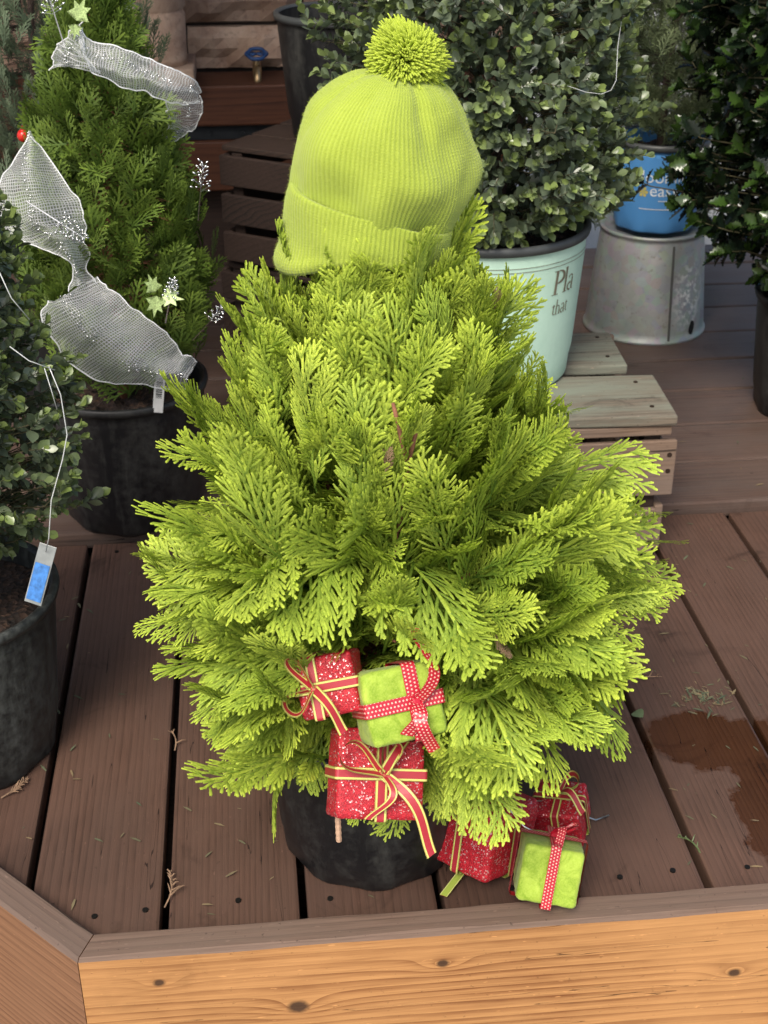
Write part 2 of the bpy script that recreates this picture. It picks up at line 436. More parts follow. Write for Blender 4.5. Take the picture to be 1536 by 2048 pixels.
# front beam and diagonal beam with a mitred corner
def beam(name, label, a_f, a_b, b_f, b_b, top, bot, mats, rotz, origin):
    """quad footprint front(a_f..b_f) back(a_b..b_b), in world; mesh stored in a frame turned by rotz so that grain follows x"""
    inv = Matrix.Rotation(-rotz, 3, 'Z'); og = Vector(origin)
    def T(p, z): return inv @ (Vector((p[0], p[1], z)) - og)
    nseg = 40; vs = []
    mb = MB()
    for i in range(nseg + 1):
        s = i / nseg
        f = (a_f[0] + (b_f[0] - a_f[0]) * s, a_f[1] + (b_f[1] - a_f[1]) * s)
        k = (a_b[0] + (b_b[0] - a_b[0]) * s, a_b[1] + (b_b[1] - a_b[1]) * s)
        wv = .0016 * mnoise.noise(Vector((s * 14, 3, rotz))) ; bv = .0042 * abs(mnoise.noise(Vector((s * 46, 9, rotz))))
        dx = Vector((k[0] - f[0], k[1] - f[1])); dx = dx.normalized() * (.0045 + bv)
        vs += [T(f, bot), T(f, top - .0055 - bv + wv), T((f[0] + dx.x, f[1] + dx.y), top + wv), T((k[0] - dx.x, k[1] - dx.y), top + wv), T(k, top - .006), T(k, bot)]
    n = 6; fs = []; ms = []
    for i in range(nseg):
        for j in range(n):
            fs.append((i * n + j, (i + 1) * n + j, (i + 1) * n + (j + 1) % n, i * n + (j + 1) % n)); ms.append(1 if j in (1, 2, 3) else 0)
    fs += [tuple(range(n)), tuple(reversed(range(nseg * n, nseg * n + n)))]; ms += [0, 0]
    mb.v = [tuple(v) for v in vs]; mb.f = fs; mb.m = ms; mb.uv = [(0, 0)] * len(vs)
    o = mb.build(name, mats, None, origin, (0, 0, rotz))
    o.data.validate()
    bm = bmesh.new(); bm.from_mesh(o.data); bmesh.ops.recalc_face_normals(bm, faces=bm.faces); bm.to_mesh(o.data); bm.free()
    return o
c_f = (-.270, 1.314); c_b = (-.2505, 1.361)
fb = beam('front_edge_beam', '', c_f, c_b, (1.7, 1.314), (1.7, 1.361), .030, -.285, [M['beam'], M['beam_top']], 0, (0, 0, 0))
tag(fb, 'orange knotty timber beam with weathered grey top along the deck front', 'beam')
# M['beam'] uses world position, so the knots stay on this beam
g2 = .0012
d = Vector((-1, 1)).normalized(); L2 = 1.5
a_f = (c_f[0] - g2, c_f[1] + .0002); a_b = (c_b[0] - g2 * 1.2, c_b[1] + .0004)
lb = beam('side_edge_beam', '', a_f, a_b, (a_f[0] + d.x * L2, a_f[1] + d.y * L2), (a_b[0] + d.x * L2, a_b[1] + d.y * L2), .0295, -.285, [M['beam_side'], M['beam_top']], math.atan2(1, -1), (c_f[0], c_f[1], 0))
tag(lb, 'red brown timber beam running diagonally at the lower left corner', 'beam')

# ------------------------------------------------------------------ rear wall, timber curb, added shade roof
def stone_mat():
    t = NT('split_face_brown_stone'); p = t.pos()
    n = t.noise(p, 6, 7, .65, .6); f = t.noise(p, 60, 4, .65)
    c = t.ramp(n, [(.3, (.17, .105, .075)), (.5, (.42, .29, .21)), (.7, (.58, .45, .34))])
    c = t.mix(t.remap(f, .55, .75, 0, .5), c, (.07, .045, .035))
    c = t.mix(1.0, c, t.ramp(t.rand(), [(0, (.7, .66, .64)), (1, (1.15, 1.1, 1.05))]), 'MULTIPLY')
    return t.fin(c, .9, t.bump(n, .8, .012))
M['stone'] = stone_mat()
M['mortar'] = plain('dark_mortar', (.045, .035, .03), .95, bump=.5)
wall = thing('stone_wall', 'brown split-face stone block wall behind the deck', 'wall', (-.7, 4.36, 0))
b = MB(); b.box((0, .12, 1.2), (3.0, .2, 3.0)); b.build('mortar_bed', M['mortar'], wall)
def block(wd, ht):
    nx = max(3, int(wd / .035)); nz = max(3, int(ht / .03)); vs = []; sd_ = random.random() * 50
    for j in range(nz + 1):
        for i in range(nx + 1):
            e = min(i, nx - i, j, nz - j)
            x = -wd / 2 + wd * i / nx; z = -ht / 2 + ht * j / nz
            y = -.022 * min(1, e) - .042 * (mnoise.fractal(Vector((x * 9 + sd_, z * 14, sd_)), .9, 2.2, 4)) * min(1, e)
            jx = .004 * mnoise.noise(Vector((x * 20, z * 20, sd_)))
            vs.append((x + jx, y, z + jx))
    fs = [(j * (nx + 1) + i, j * (nx + 1) + i + 1, (j + 1) * (nx + 1) + i + 1, (j + 1) * (nx + 1) + i) for j in range(nz) for i in range(nx)]
    n0 = len(vs)
    vs += [(-wd / 2, .05, -ht / 2), (wd / 2, .05, -ht / 2), (wd / 2, .05, ht / 2), (-wd / 2, .05, ht / 2)]
    A, B_, C_, D_ = 0, nx, (nz + 1) * (nx + 1) - 1, nz * (nx + 1)
    fs += [(n0, n0 + 1, B_, A), (n0 + 1, n0 + 2, C_, B_), (n0 + 2, n0 + 3, D_, C_), (n0 + 3, n0, A, D_)]
    mb = MB(); mb.add(vs, fs); return mb
z = .60; rows = [.135, .105, .055, .12, .10, .06, .13, .10, .06]
for ri, hh in enumerate(rows):
    x = -2.15 + random.uniform(0, .2)
    if ri == 0: x = -2.11
    while x < .75:
        wd = random.uniform(.28, .5) if hh > .07 else random.uniform(.5, .8)
        if random.random() < .25 and hh > .07: wd = random.uniform(.13, .2)
        o = block(wd - .018, hh - .014).build('stone_block', M['stone'], wall)
        o.location = (x + wd / 2 + .7, random.uniform(-.008, .006), z + hh / 2)
        x += wd
    z += hh
pil = thing('stone_pillar', 'tapered pale brown stone pillar standing against the block wall', 'pillar', (-.25, 4.16, 0))
mb = MB(); mb.lathe([(.0, .66), (.098, .66), (.10, .68), (.10, .80), (.096, .806), (.096, .812), (.103, .82), (.103, 1.02), (.098, 1.03), (.103, 1.04), (.103, 1.6), (0, 1.6)], 28, wob=lambda a, z: .02 * mnoise.noise(Vector((math.cos(a) * 3, math.sin(a) * 3, z * 9))))
mb.build('shaft', M['stone'], pil, smooth=True)
mb = MB(); mb.box((0, .02, .635), (.24, .26, .05)); mb.build('base_slab', M['stone'], pil, bevel=.006)
curb = thing('timber_curb', 'red stained timber curb with dark metal strip below the stone wall', 'curb', (0, 4.2, 0))
mb = MB(); mb.box((-.7, .03, .540), (3.0, .22, .118)); mb.build('top_board', M['red_timber'], curb, bevel=.006)
mb = MB(); mb.box((-.7, .03, .458), (3.0, .17, .042))
for i in range(28): mb.tube([(-2.1 + i * .1, -.056, .455), (-2.1 + i * .1, -.062, .455)], .006, 8)
mb.build('metal_strip', plain('dark_blue_grey_metal', (.022, .026, .030), .5, .5), curb)
mb = MB(); mb.box((-.7, .03, .36), (3.0, .21, .15)); mb.build('lower_board', M['red_timber'], curb, bevel=.006)
mb = MB(); mb.box((-.7, .08, .15), (3.0, .15, .265)); mb.build('base_board', M['crate_dark'], curb)
# roof added above the frame, unseen, to shade the back of the display
rf = thing('shade_roof', 'unseen timber roof added to shade the rear of the deck', 'roof', (0, 3.4, 2.45))
mb = MB(); mb.box((-1.0, .55, .05), (3.8, 3.2, .06)); mb.build('roof_deck', M['red_timber'], rf)
for i in range(6):
    mb = MB(); mb.box((-2.7 + i * .7, .55, -.05), (.05, 3.1, .13)); mb.build('rafter', M['red_timber'], rf)

# faucet on the wall
fa = thing('garden_faucet', 'brass wall faucet with blue round handle on the stone wall', 'faucet', (.052, 4.20, .63)); fa.scale = (.82, .82, .9)
M['brass'] = plain('aged_brass', (.42, .30, .16), .4, .9, var=.3)
mb = MB(); mb.tube([(0, .14, .0), (0, .03, .0), (0, -.015, -.005), (0, -.035, -.03), (0, -.037, -.05)], [.016, .016, .017, .014, .013], 12); mb.tube([(0, 0, .0), (0, 0, .035)], [.014, .009], 10)
mb.build('spout', M['brass'], fa, smooth=True)
mb = MB(); N = 24
mb.tube([(.034 * math.cos(2 * PI * i / N) * (1 + .12 * math.cos(6 * 2 * PI * i / N)), .034 * math.sin(2 * PI * i / N) * .9 - .012, .05 + .012 * math.sin(2 * PI * i / N)) for i in range(N + 1)], .0065, 8)
for q in range(3):
    a = q * PI / 3; mb.tube([(.033 * math.cos(a), .03 * math.sin(a) - .012, .05), (-.033 * math.cos(a), -.03 * math.sin(a) - .012, .05)], .004, 6)
mb.build('handle', plain('blue_enamel', (.02, .065, .19), .45), fa, smooth=True)

# ------------------------------------------------------------------ pots
def pot(name, label, loc, rb, rt, h, mat, soil=True, lip=.012, rimmat=None, feet=True, group=None, loc_rim=True, n=72, rotz=0.0):
    t = thing(name, label, 'pot', loc, group); t.rotation_euler = (0, 0, rotz)
    def wob(a, z):
        f = max(0, 1 - z / (.10 * h)) if feet else 0
        return -.045 * f * (0.5 + .5 * math.copysign(min(1, abs(math.sin(a * 9)) * 2.5), math.sin(a * 9)))
    mb = MB()
    prof = [(0, .004), (rb * .9, .003), (rb * .955, .0), (rb * .985, .007 * h / .3), (rb, .04 * h / .3), (rb + (rt - rb) * .2, h * .2), (rb + (rt - rb) * .5, h * .5), (rb + (rt - rb) * .86, h * .86)]
    mb.lathe(prof, n, wob=wob)
    mb.lathe([(rb + (rt - rb) * .86, h * .86), (rt - .004, h - lip * 1.9), (rt - .003, h - lip * 1.6)], n)
    mb.lathe([(rt - .008, h - .004), (rt - .010, h * .8), (rb * .98 - .006, h * .2)], n)
    mb.build('body', mat, t, smooth=True)
    mb = MB()
    mb.lathe([(rt - .006, h - lip * 1.65), (rt + .0035, h - lip * 1.45), (rt + .006, h - lip * .8), (rt + .005, h - .003), (rt, h), (rt - .006, h - .002), (rt - .009, h - .006)], n)
    mb.build('rim', rimmat or mat, t, smooth=True)
    if soil:
        mb = MB(); vs = [(0, 0, h - .035)]; fs = []; rings = 9; ns = 40
        for i in range(1, rings + 1):
            for j in range(ns):
                r_ = (rt - .011) * i / rings; a = 2 * PI * j / ns
                vs.append((r_ * math.cos(a), r_ * math.sin(a), h - .04 + .012 * mnoise.fractal(Vector((r_ * math.cos(a) * 40, r_ * math.sin(a) * 40, h)), 1, 2, 3)))
        for j in range(ns): fs.append((0, 1 + j, 1 + (j + 1) % ns))
        for i in range(rings - 1):
            for j in range(ns): fs.append((1 + i * ns + j, 1 + (i + 1) * ns + j, 1 + (i + 1) * ns + (j + 1) % ns, 1 + i * ns + (j + 1) % ns))
        mb.add(vs, fs); mb.build('soil', M['soil'], t)
    return t

P_main = pot('nursery_pot', 'black plastic nursery pot holding the golden evergreen with the hat', (.142, 1.555, .0), .133, .152, .25, M['pot'])
P_left = pot('nursery_pot', 'scuffed black pot at the left edge holding the small boxwood', (-.505, 1.83, 0), .152, .18, .30, M['pot_dusty'])
P_arb = pot('nursery_pot', 'black pot under the green conifer wrapped in white mesh ribbon', (-.27, 2.60, .02), .142, .168, .30, M['pot'])
P_mint = pot('printed_pot', 'large mint green pot with grey rim on the wooden crate', (.465, 2.56, .332), .178, .2, .31, M['mint'], rimmat=M['rim_grey'], feet=False)
P_back = pot('nursery_pot', 'black pot on the dark crates behind the hat, holding only soil', (.245, 3.36, .625), .125, .155, .29, M['pot'], rimmat=M['rim_grey'])
P_right = pot('nursery_pot', 'black pot at the right edge holding the dark holly', (1.385, 2.95, .02), .155, .178, .30, M['pot'])
P_blue = pot('printed_pot', 'blue printed pot standing on the upturned galvanised bucket', (1.115, 3.56, .317), .112, .126, .24, M['blue'], rimmat=M['rim_grey'])

# galvanised bucket, upside down
def galv_mat():
    t = NT('weathered_galvanised_steel'); p = t.objco()
    n = t.noise(p, 14, 6, .65, .5); f = t.noise(p, 60, 5, .7)
    v = t.new('ShaderNodeTexVoronoi'); t.l(p, v.inputs['Vector']); v.inputs['Scale'].default_value = 45
    c = t.mix(n, (.25, .27, .26), (.50, .53, .51)); c = t.mix(.15, c, v.outputs['Color'], 'SOFT_LIGHT')
    c = t.mix(t.remap(f, .58, .72, 0, .7), c, (.20, .17, .13))
    # chalky white mineral patch on one side
    d = t.vmath('LENGTH', t.scale(t.vmath('SUBTRACT', p, (.075, -.13, .13)), (17, 14, 9)))
    pm_ = t.math('MULTIPLY', t.remap(d, .4, 1.1, 1, 0), t.remap(f, .48, .58, 0, 1))
    c = t.mix(pm_, c, (.75, .76, .72))
    return t.fin(c, t.math('ADD', t.math('MULTIPLY', n, .25), .42), t.bump(f, .2, .002), t.math('SUBTRACT', .55, t.math('MULTIPLY', pm_, .5)))
bk = thing('galvanised_bucket', 'upturned weathered galvanised bucket carrying the blue pot', 'bucket', (1.115, 3.56, .02))
gm = galv_mat(); mb = MB()
mb.lathe([(.168, .0), (.172, .002), (.172, .009), (.168, .012), (.166, .03), (.143, .275), (.140, .282), (.144, .286), (.146, .292), (.142, .296), (.134, .292), (.130, .282), (0, .280)], 72)
mb.build('shell', gm, bk, smooth=True)
mb = MB(); a = R(-82)
mb.tube([(.1685 * math.cos(a) * (1 - .152 * s), .1685 * math.sin(a) * (1 - .152 * s), .012 + .26 * s) for s in np.linspace(0, 1, 8)], .0035, 6); mb.build('seam', plain('dark_seam', (.10, .10, .095), .6, .4), bk)
mb = MB(); a = R(-55)
for zz, rr in ((.045, .0),):
    N = 14; cx_, cz_ = 0, .038
    vs = []
    for i in range(N):
        q = 2 * PI * i / N; du = .011 * math.cos(q) * (1 + .3 * math.sin(2 * q)); dz = .020 * math.sin(q)
        rad = .1685 * (1 - .152 * ((cz_ + dz - .012) / .23)) + .0006
        vs.append((rad * math.cos(a + du / .16), rad * math.sin(a + du / .16), cz_ + dz))
    mb.add(vs, [tuple(range(N))])
mb.build('rust_hole', plain('black_hole', (.006, .005, .004), .9), bk)

# ------------------------------------------------------------------ crates
cr = thing('wooden_crate', 'weathered slatted crate with grey green top boards under the mint pot', 'crate', (.57, 2.54, .02))
def slat(parent, c, dd, mat, bev=.003, rz=0.0, name='slat'):
    mb = MB(); mb.box((0, 0, 0), dd); o = mb.build(name, mat, parent, bevel=bev); o.location = c; o.rotation_euler = (0, 0, rz); return o
W = .46
slat(cr, (.0, -.155, .300), (W + .006, .205, .022), M['crate_top'], .004, R(-2.5), 'top_board')
slat(cr, (-.015, .085, .304), (W - .03, .19, .022), M['crate_top'], .004, R(-2.5), 'top_board')
for (zz, hh, ww) in ((.277, .021, W), (.195, .118, W + .012), (.055, .10, W - .03)):
    slat(cr, (.0 if ww > W else -.008, -.252, zz), (ww, .014, hh), M['crate'])
    slat(cr, (.0, .222, zz), (ww, .014, hh), M['crate'])
for sx in (-1, 1):
    for zz in (.2325 - .05, .055): slat(cr, (sx * (W / 2 - .012), -.015, zz), (.018, .455, .10), M['crate'])
    for sy in (-.225, .195): slat(cr, (sx * (W / 2 - .04), sy, .145), (.034, .034, .28), M['crate_dark'], name='corner_post')
for sx in (.03, .13): slat(cr, (sx, .1, .22), (.03, .02, .13), M['crate'])
nm = plain('rusty_nail', (.05, .03, .02), .6, .6)
for (px, pz) in ((.222, .225), (.19, .205), (.222, .19), (.20, .075), (.165, .05), (.2, .03), (-.2, .22), (-.2, .17)):
    mb = MB(); mb.tube([(px, -.2585, pz), (px, -.2602, pz)], .005, 10); mb.build('nail_head', nm, cr)
for (px, py) in ((.19, -.22), (.19, -.10), (.02, -.2), (.165, .03), (.17, .14)):
    mb = MB(); mb.tube([(px, py, .310), (px, py, .3125 if py < 0 else .3165)], .0045, 8); mb.build('nail_head', nm, cr)

def dark_crate(label, base, rz, w_, d_, h_, rows_):
    c = thing('wooden_crate', label, 'crate', base, 'dark crates behind the tree'); c.rotation_euler = (0, 0, rz)
    for i in range(rows_):
        zz = (i + .5) * h_ / rows_; hh = h_ / rows_ - .022
        slat(c, (0, -d_ / 2, zz), (w_, .014, hh), M['crate_dark']); slat(c, (0, d_ / 2, zz), (w_, .014, hh), M['crate_dark'])
        for sx in (-1, 1): slat(c, (sx * (w_ / 2 - .009), 0, zz), (.018, d_ - .02, hh), M['crate_dark'])
    for sx in (-1, 1):
        for sy in (-1, 1): slat(c, (sx * (w_ / 2 - .04), sy * (d_ / 2 - .026), h_ / 2), (.03, .03, h_ - .01), M['crate_dark'], name='corner_post')
    for i in range(3): slat(c, (0, (i - 1) * d_ / 3, h_ + .004), (w_, d_ / 3 - .014, .014), M['crate_dark'], name='top_board')
dark_crate('dark slatted crate on the deck, lower of the two behind the hat', (.235, 3.36, .02), R(-38), .46, .40, .285, 3)
dark_crate('dark slatted crate directly under the black pot behind the hat', (.245, 3.36, .318), R(-34), .46, .40, .285, 3)

# ------------------------------------------------------------------ foliage toolkit
def unit(a): return a / np.maximum(1e-9, np.linalg.norm(a, axis=-1, keepdims=True))
def frames(P, D, Nn, S):
    """(k,4,4) transforms: local y -> D, local z near Nn"""
    D = unit(D); X = unit(np.cross(D, Nn)); Z = np.cross(X, D)
    T = np.zeros((len(P), 4, 4)); T[:, 3, 3] = 1; T[:, :3, 3] = P
    S = np.asarray(S).reshape(-1, 1)
    T[:, :3, 0] = X * S; T[:, :3, 1] = D * S; T[:, :3, 2] = Z * S
    return T
def join(templates, which, T, tval=None):
    """numpy-join instances -> v,f,t"""
    V = []; F = []; A = []; b = 0
    for k, tp in enumerate(templates):
        idx = np.nonzero(which == k)[0]
        if len(idx) == 0: continue
        v, f, t = tp
        Tk = T[idx]
        vv = np.einsum('kij,nj->kni', Tk[:, :3, :3], v) + Tk[:, None, :3, 3]
        n = len(v); ff = f[None] + (np.arange(len(idx)) * n)[:, None, None] + b
        tt = np.repeat(t[None], len(idx), 0) if tval is None else np.repeat(tval[idx][:, None], n, 1)
        V.append(vv.reshape(-1, 3)); F.append(ff.reshape(-1, 3)); A.append(tt.reshape(-1)); b += n * len(idx)
    return np.concatenate(V), np.concatenate(F), np.concatenate(A)
def rot_about(v, axis, ang):
    axis = unit(axis); c = np.cos(ang)[:, None]; s = np.sin(ang)[:, None]
    return v * c + np.cross(axis, v) * s + axis * (np.sum(axis * v, 1, keepdims=True)) * (1 - c)

def frond(seed, L=.17, n1=15, a1=38, wmax=.36, gap2=.0062, w=.0031, droop=.5, seg=4, ridge=True, l2=.021, curl=.25, asym=.25):
    """flattened conifer spray: axis, side branchlets, second-order branchlets with rounded tips"""
    r = random.Random(seed); V = []; F = []; T = []
    def bl(p0, ang, ln, wd, bend, z0, tA, tB, segs):
        """one branchlet strip; returns list of points/angles"""
        pts = []; x, y = p0; a = ang; st = ln / segs
        for i in range(segs + 1):
            pts.append((x, y, a)); x += math.sin(a) * st; y += math.cos(a) * st; a += bend / segs
        b = len(V)
        for i, (x, y, a) in enumerate(pts):
            s = i / segs
            ww = wd * (.72 + .28 * min(1, s * 2.5)) * (1.0 if i < segs else .68) * (1.08 if i % 2 else .80)
            cx, sx = math.cos(a) * ww / 2, -math.sin(a) * ww / 2
            z = z0 + .0006 * math.sin(s * 3)
            tt = tA + (tB - tA) * s
            if ridge:
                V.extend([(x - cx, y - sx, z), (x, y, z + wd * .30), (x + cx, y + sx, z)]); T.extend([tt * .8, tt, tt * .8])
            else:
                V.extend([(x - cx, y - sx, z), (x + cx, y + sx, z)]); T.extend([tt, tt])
        k = 3 if ridge else 2
        for i in range(segs):
            for j in range(k - 1):
                q = b + i * k + j
                F.append((q, q + 1, q + k + 1)); F.append((q, q + k + 1, q + k))
        return pts
    axb = r.uniform(-.25, .25)
    sg = max(4, n1)
    ax = bl((0, 0), -axb / 2, L, w * 1.25, axb, 0, .05, 1.0, sg)
    for i in range(1, n1 * 2):
        s = i / (n1 * 2 + .8)
        side = 1 if i % 2 else -1
        k = min(len(ax) - 2, int(s * sg)); fr = s * sg - k
        x = ax[k][0] * (1 - fr) + ax[k + 1][0] * fr; y = ax[k][1] * (1 - fr) + ax[k + 1][1] * fr
        env = (1 - s) ** .78 * (.55 + .45 * min(1, s * 5))
        ln = L * wmax * env * 1.25 * r.uniform(.82, 1.12) * (1 + asym * side * (1 if seed % 2 else -1)) + .008
        if s < .08: ln *= .5
        a0 = ax[k][2] + side * R(a1 + r.uniform(-6, 6))
        bend = -side * R(r.uniform(4, 16))
        z1 = r.uniform(-.003, .003) if ridge else r.uniform(-.0015, .0015)
        sgl = max(2, min(7, int(ln / .008))) if ridge else max(2, int(ln / .016))
        tb = .30 + .70 * max(s, ln / (L * .6) * .0 + .55)
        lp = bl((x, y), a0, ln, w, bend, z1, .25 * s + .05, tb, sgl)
        m = int(ln / gap2)
        for j in range(1, m):
            u = j / m
            if u < .12: continue
            sd2 = 1 if j % 2 else -1
            kk = min(sgl - 1, int(u * sgl)); f2 = u * sgl - kk
            xx = lp[kk][0] * (1 - f2) + lp[kk + 1][0] * f2; yy = lp[kk][1] * (1 - f2) + lp[kk + 1][1] * f2
            l2n = l2 * (1 - u) ** .55 * (.6 + .4 * min(1, u * 4)) * r.uniform(.75, 1.15) * min(1, ln / .045) * (1.15 if sd2 == side else .8) + .003
            a2 = lp[kk][2] + sd2 * R(r.uniform(20, 35))
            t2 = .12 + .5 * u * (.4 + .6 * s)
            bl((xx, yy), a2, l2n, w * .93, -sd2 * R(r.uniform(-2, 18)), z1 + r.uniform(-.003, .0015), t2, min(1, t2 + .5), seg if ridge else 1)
    v = np.array(V); t = np.clip(np.array(T), 0, 1)
    # bend the spray: droop along its length, cupped across, gentle waves
    y = v[:, 1] / L; x = v[:, 0] / L
    ph = r.uniform(0, 6)
    v[:, 2] += -droop * L * .35 * np.clip(y, 0, None) ** 2 - curl * L * np.abs(x) ** 1.6 + .016 * L * np.sin(y * 9 + ph + x * 6)
    return v, np.array(F, dtype=np.int32), t

def leaf(n=5, wfun=None, fold=.25, curve=.15, spine=0.0):
    """unit-length leaf along +y with folded midrib"""
    V = [(0, 0, 0)]; F = []; T = [0]
    ys = np.linspace(0, 1, n + 1)[1:-1]
    for y in ys:
        wv = wfun(y)
        z = -curve * y * y
        V += [(-wv, y, z + fold * wv), (0, y, z), (wv, y, z + fold * wv)]
    V.append((0, 1, -curve)); m = len(ys)
    F += [(0, 2, 1), (0, 3, 2)]
    for i in range(m - 1):
        a = 1 + i * 3; b = a + 3
        F += [(a, a + 1, b + 1), (a, b + 1, b), (a + 1, a + 2, b + 2), (a + 1, b + 2, b + 1)]
    e = len(V) - 1; a = 1 + (m - 1) * 3
    F += [(a, a + 1, e), (a + 1, a + 2, e)]
    return np.array(V, dtype=float), np.array(F, dtype=np.int32), np.zeros(len(V))
TWIG = None
def twig_t():
    vs = []; fs = []
    for i, (y, r_) in enumerate(((0, .5), (1, .28))):
        for j in range(4): vs.append((r_ * math.cos(j * PI / 2), y, r_ * math.sin(j * PI / 2)))
    for j in range(4): fs += [(j, (j + 1) % 4, 4 + (j + 1) % 4), (j, 4 + (j + 1) % 4, 4 + j)]
    return np.array(vs), np.array(fs, dtype=np.int32), np.zeros(8)
TW = twig_t()
def twigs(name, P0, P1, rad, mat, parent, base):
    D = P1 - P0; ln = np.linalg.norm(D, axis=1)
    T = frames(P0, D, np.tile([.3, .2, 1.0], (len(P0), 1)) + rng.normal(0, .05, P0.shape), np.ones(len(P0)))
    rad = np.asarray(rad).reshape(-1, 1); T[:, :3, 1] *= ln[:, None]; T[:, :3, 0] *= rad; T[:, :3, 2] *= rad
    v, f, t = join([TW], np.zeros(len(P0), int), T)
    return obj(name, np_mesh(name, v - np.array(base), f, t, [mat]), parent)

def place_parts(name, tmpl_meshes, which, T, idx, parent, base):
    Bi = Matrix.Translation(-Vector(base))
    for i in idx:
        o = bpy.data.objects.new(name, tmpl_meshes[which[i]])
        COL.objects.link(o); o.parent = parent
        o.matrix_basis = Bi @ Matrix(T[i].tolist())

def show_size(P, D, Nn, S):
    """rough on-screen size: facing area over squared distance"""
    v = CAM - P; d = np.linalg.norm(v, axis=1)
    return S / d * (.3 + np.abs(np.sum(unit(Nn) * unit(v), 1)))

def taper_limb(mb, p0, p1, r0, r1, sag=.0, n=7, seed=0, wig=.01):
    p0 = Vector(p0); p1 = Vector(p1); pts = []; rs = []
    for i in range(n + 1):
        s = i / n; p = p0.lerp(p1, s)
        p += Vector((mnoise.noise(Vector((s * 3, seed, 1))), mnoise.noise(Vector((s * 3, seed, 5))), 0)) * wig * math.sin(PI * s) * 2
        p.z += sag * math.sin(PI * s)
        pts.append(p); rs.append(r0 + (r1 - r0) * s)
    mb.tube(pts, rs, 7)

# ------------------------------------------------------------------ the golden evergreen
TB = np.array([.14, 1.56, 0.0])
tree = thing('golden_evergreen', 'bushy golden green evergreen shrub wearing the lime hat in the middle', 'shrub', (.14, 1.56, .21))
base = (.14, 1.56, .21)
fr_t = [frond(s, L=.165 + .012 * (s % 4), n1=10 + s % 3, a1=22 + 4 * (s % 4), wmax=.38 + .06 * (s % 3), gap2=.0061, w=.0038, seg=4, l2=.030, droop=.25 + .18 * (s % 4), curl=.18 + .12 * (s % 3), asym=.12 * (s % 3)) for s in range(14)]
fr_t += [frond(s + 60, L=.180 + .016 * (s % 4), n1=10 + s % 3, a1=19 + 3 * (s % 4), wmax=.36 + .06 * (s % 3), gap2=.0061, w=.0038, seg=4, l2=.031, droop=-.28 + .16 * (s % 4), curl=.15 + .10 * (s % 3), asym=.12 * (s % 3)) for s in range(12)]   # upright, flame-like sprays
fr_m = [np_mesh('frond_mesh', v, f, t, [M['gold']], smooth=False) for v, f, t in fr_t]
fr_low = [frond(s + 40, L=.17, n1=11, a1=38, wmax=.36, gap2=.0074, w=.0040, droop=.3, seg=1, ridge=False) for s in range(5)]
zk = np.array([.02, .10, .18, .26, .36, .46, .58, .68, .78, .88, .95])
rk = np.array([.16, .19, .232, .282, .335, .343, .296, .245, .19, .13, .07])
ek = np.radians([-44, -32, -16, -3, 11, 26, 44, 58, 68, 76, 84])
def axis_c(z): return np.stack([np.interp(z, [.1, .25, .45, .58, .7, .9], [.165, .185, .198, .180, .158, .150]), 1.565 + 0 * z, z], -1)
def make_fronds(n, seed, zmin, zmax, rin, rout, azf=None):
    g_ = np.random.default_rng(seed)
    # even spread: golden-angle azimuth, stratified height weighted by girth
    zz = np.linspace(zmin, zmax, 400); wgt = np.interp(zz, zk, rk) + .05; cdf = np.cumsum(wgt); cdf /= cdf[-1]
    z = np.interp((np.arange(n) + g_.uniform(0, 1, n)) / n, cdf, zz)
    az = (np.arange(n) * 2.39996 + g_.normal(0, .25, n)) % (2 * PI) if azf is None else azf(g_, n)
    Rz = np.interp(z, zk, rk) * g_.uniform(rin, rout, n)
    back = np.clip(np.sin(az), 0, 1); front = np.clip(-np.sin(az), 0, 1)
    Rz = Rz * (1 - .18 * back - .30 * front * np.clip((.62 - z) / .5, 0, 1))
    lump = np.array([mnoise.noise(Vector((math.cos(a) * 2.1, math.sin(a) * 2.1, q * 5.5))) for a, q in zip(az, z)])
    Rz *= 1 + .46 * np.clip(lump, -1, .32) * np.clip((.92 - z) / .2, 0, 1)
    el = np.interp(z, zk, ek) + np.clip(g_.normal(0, .22, n), -.35, .4) - .30 * np.abs(np.cos(az)) * np.clip((.78 - z) / .2, 0, 1)
    rad = np.stack([np.cos(az), np.sin(az), 0 * az], -1)
    upv = np.array([0, 0, 1.0])
    D = rad * np.cos(el)[:, None] + upv * np.sin(el)[:, None] + g_.normal(0, .16, (n, 3))
    D = unit(D)
    S = g_.uniform(.70, 1.22, n) * np.interp(z, [.0, .5, .95], [.95, 1.04, .9])
    tipP = axis_c(z) + rad * Rz[:, None]
    P = tipP - D * (.165 * S)[:, None]
    Nn = upv * np.cos(el)[:, None] - rad * np.sin(el)[:, None]
    upr = np.clip((el - .25) / .6, 0, 1)[:, None]
    Nn = (Nn + rad * .45) * (1 - upr) + (rad * 1.1 + upv * .35) * upr
    Nn = rot_about(Nn, D, g_.normal(0, .55, n))
    return P, D, Nn, S, az, z
P, D, Nn, S, az, z = make_fronds(640, 3, .20, .93, .78, 1.08)
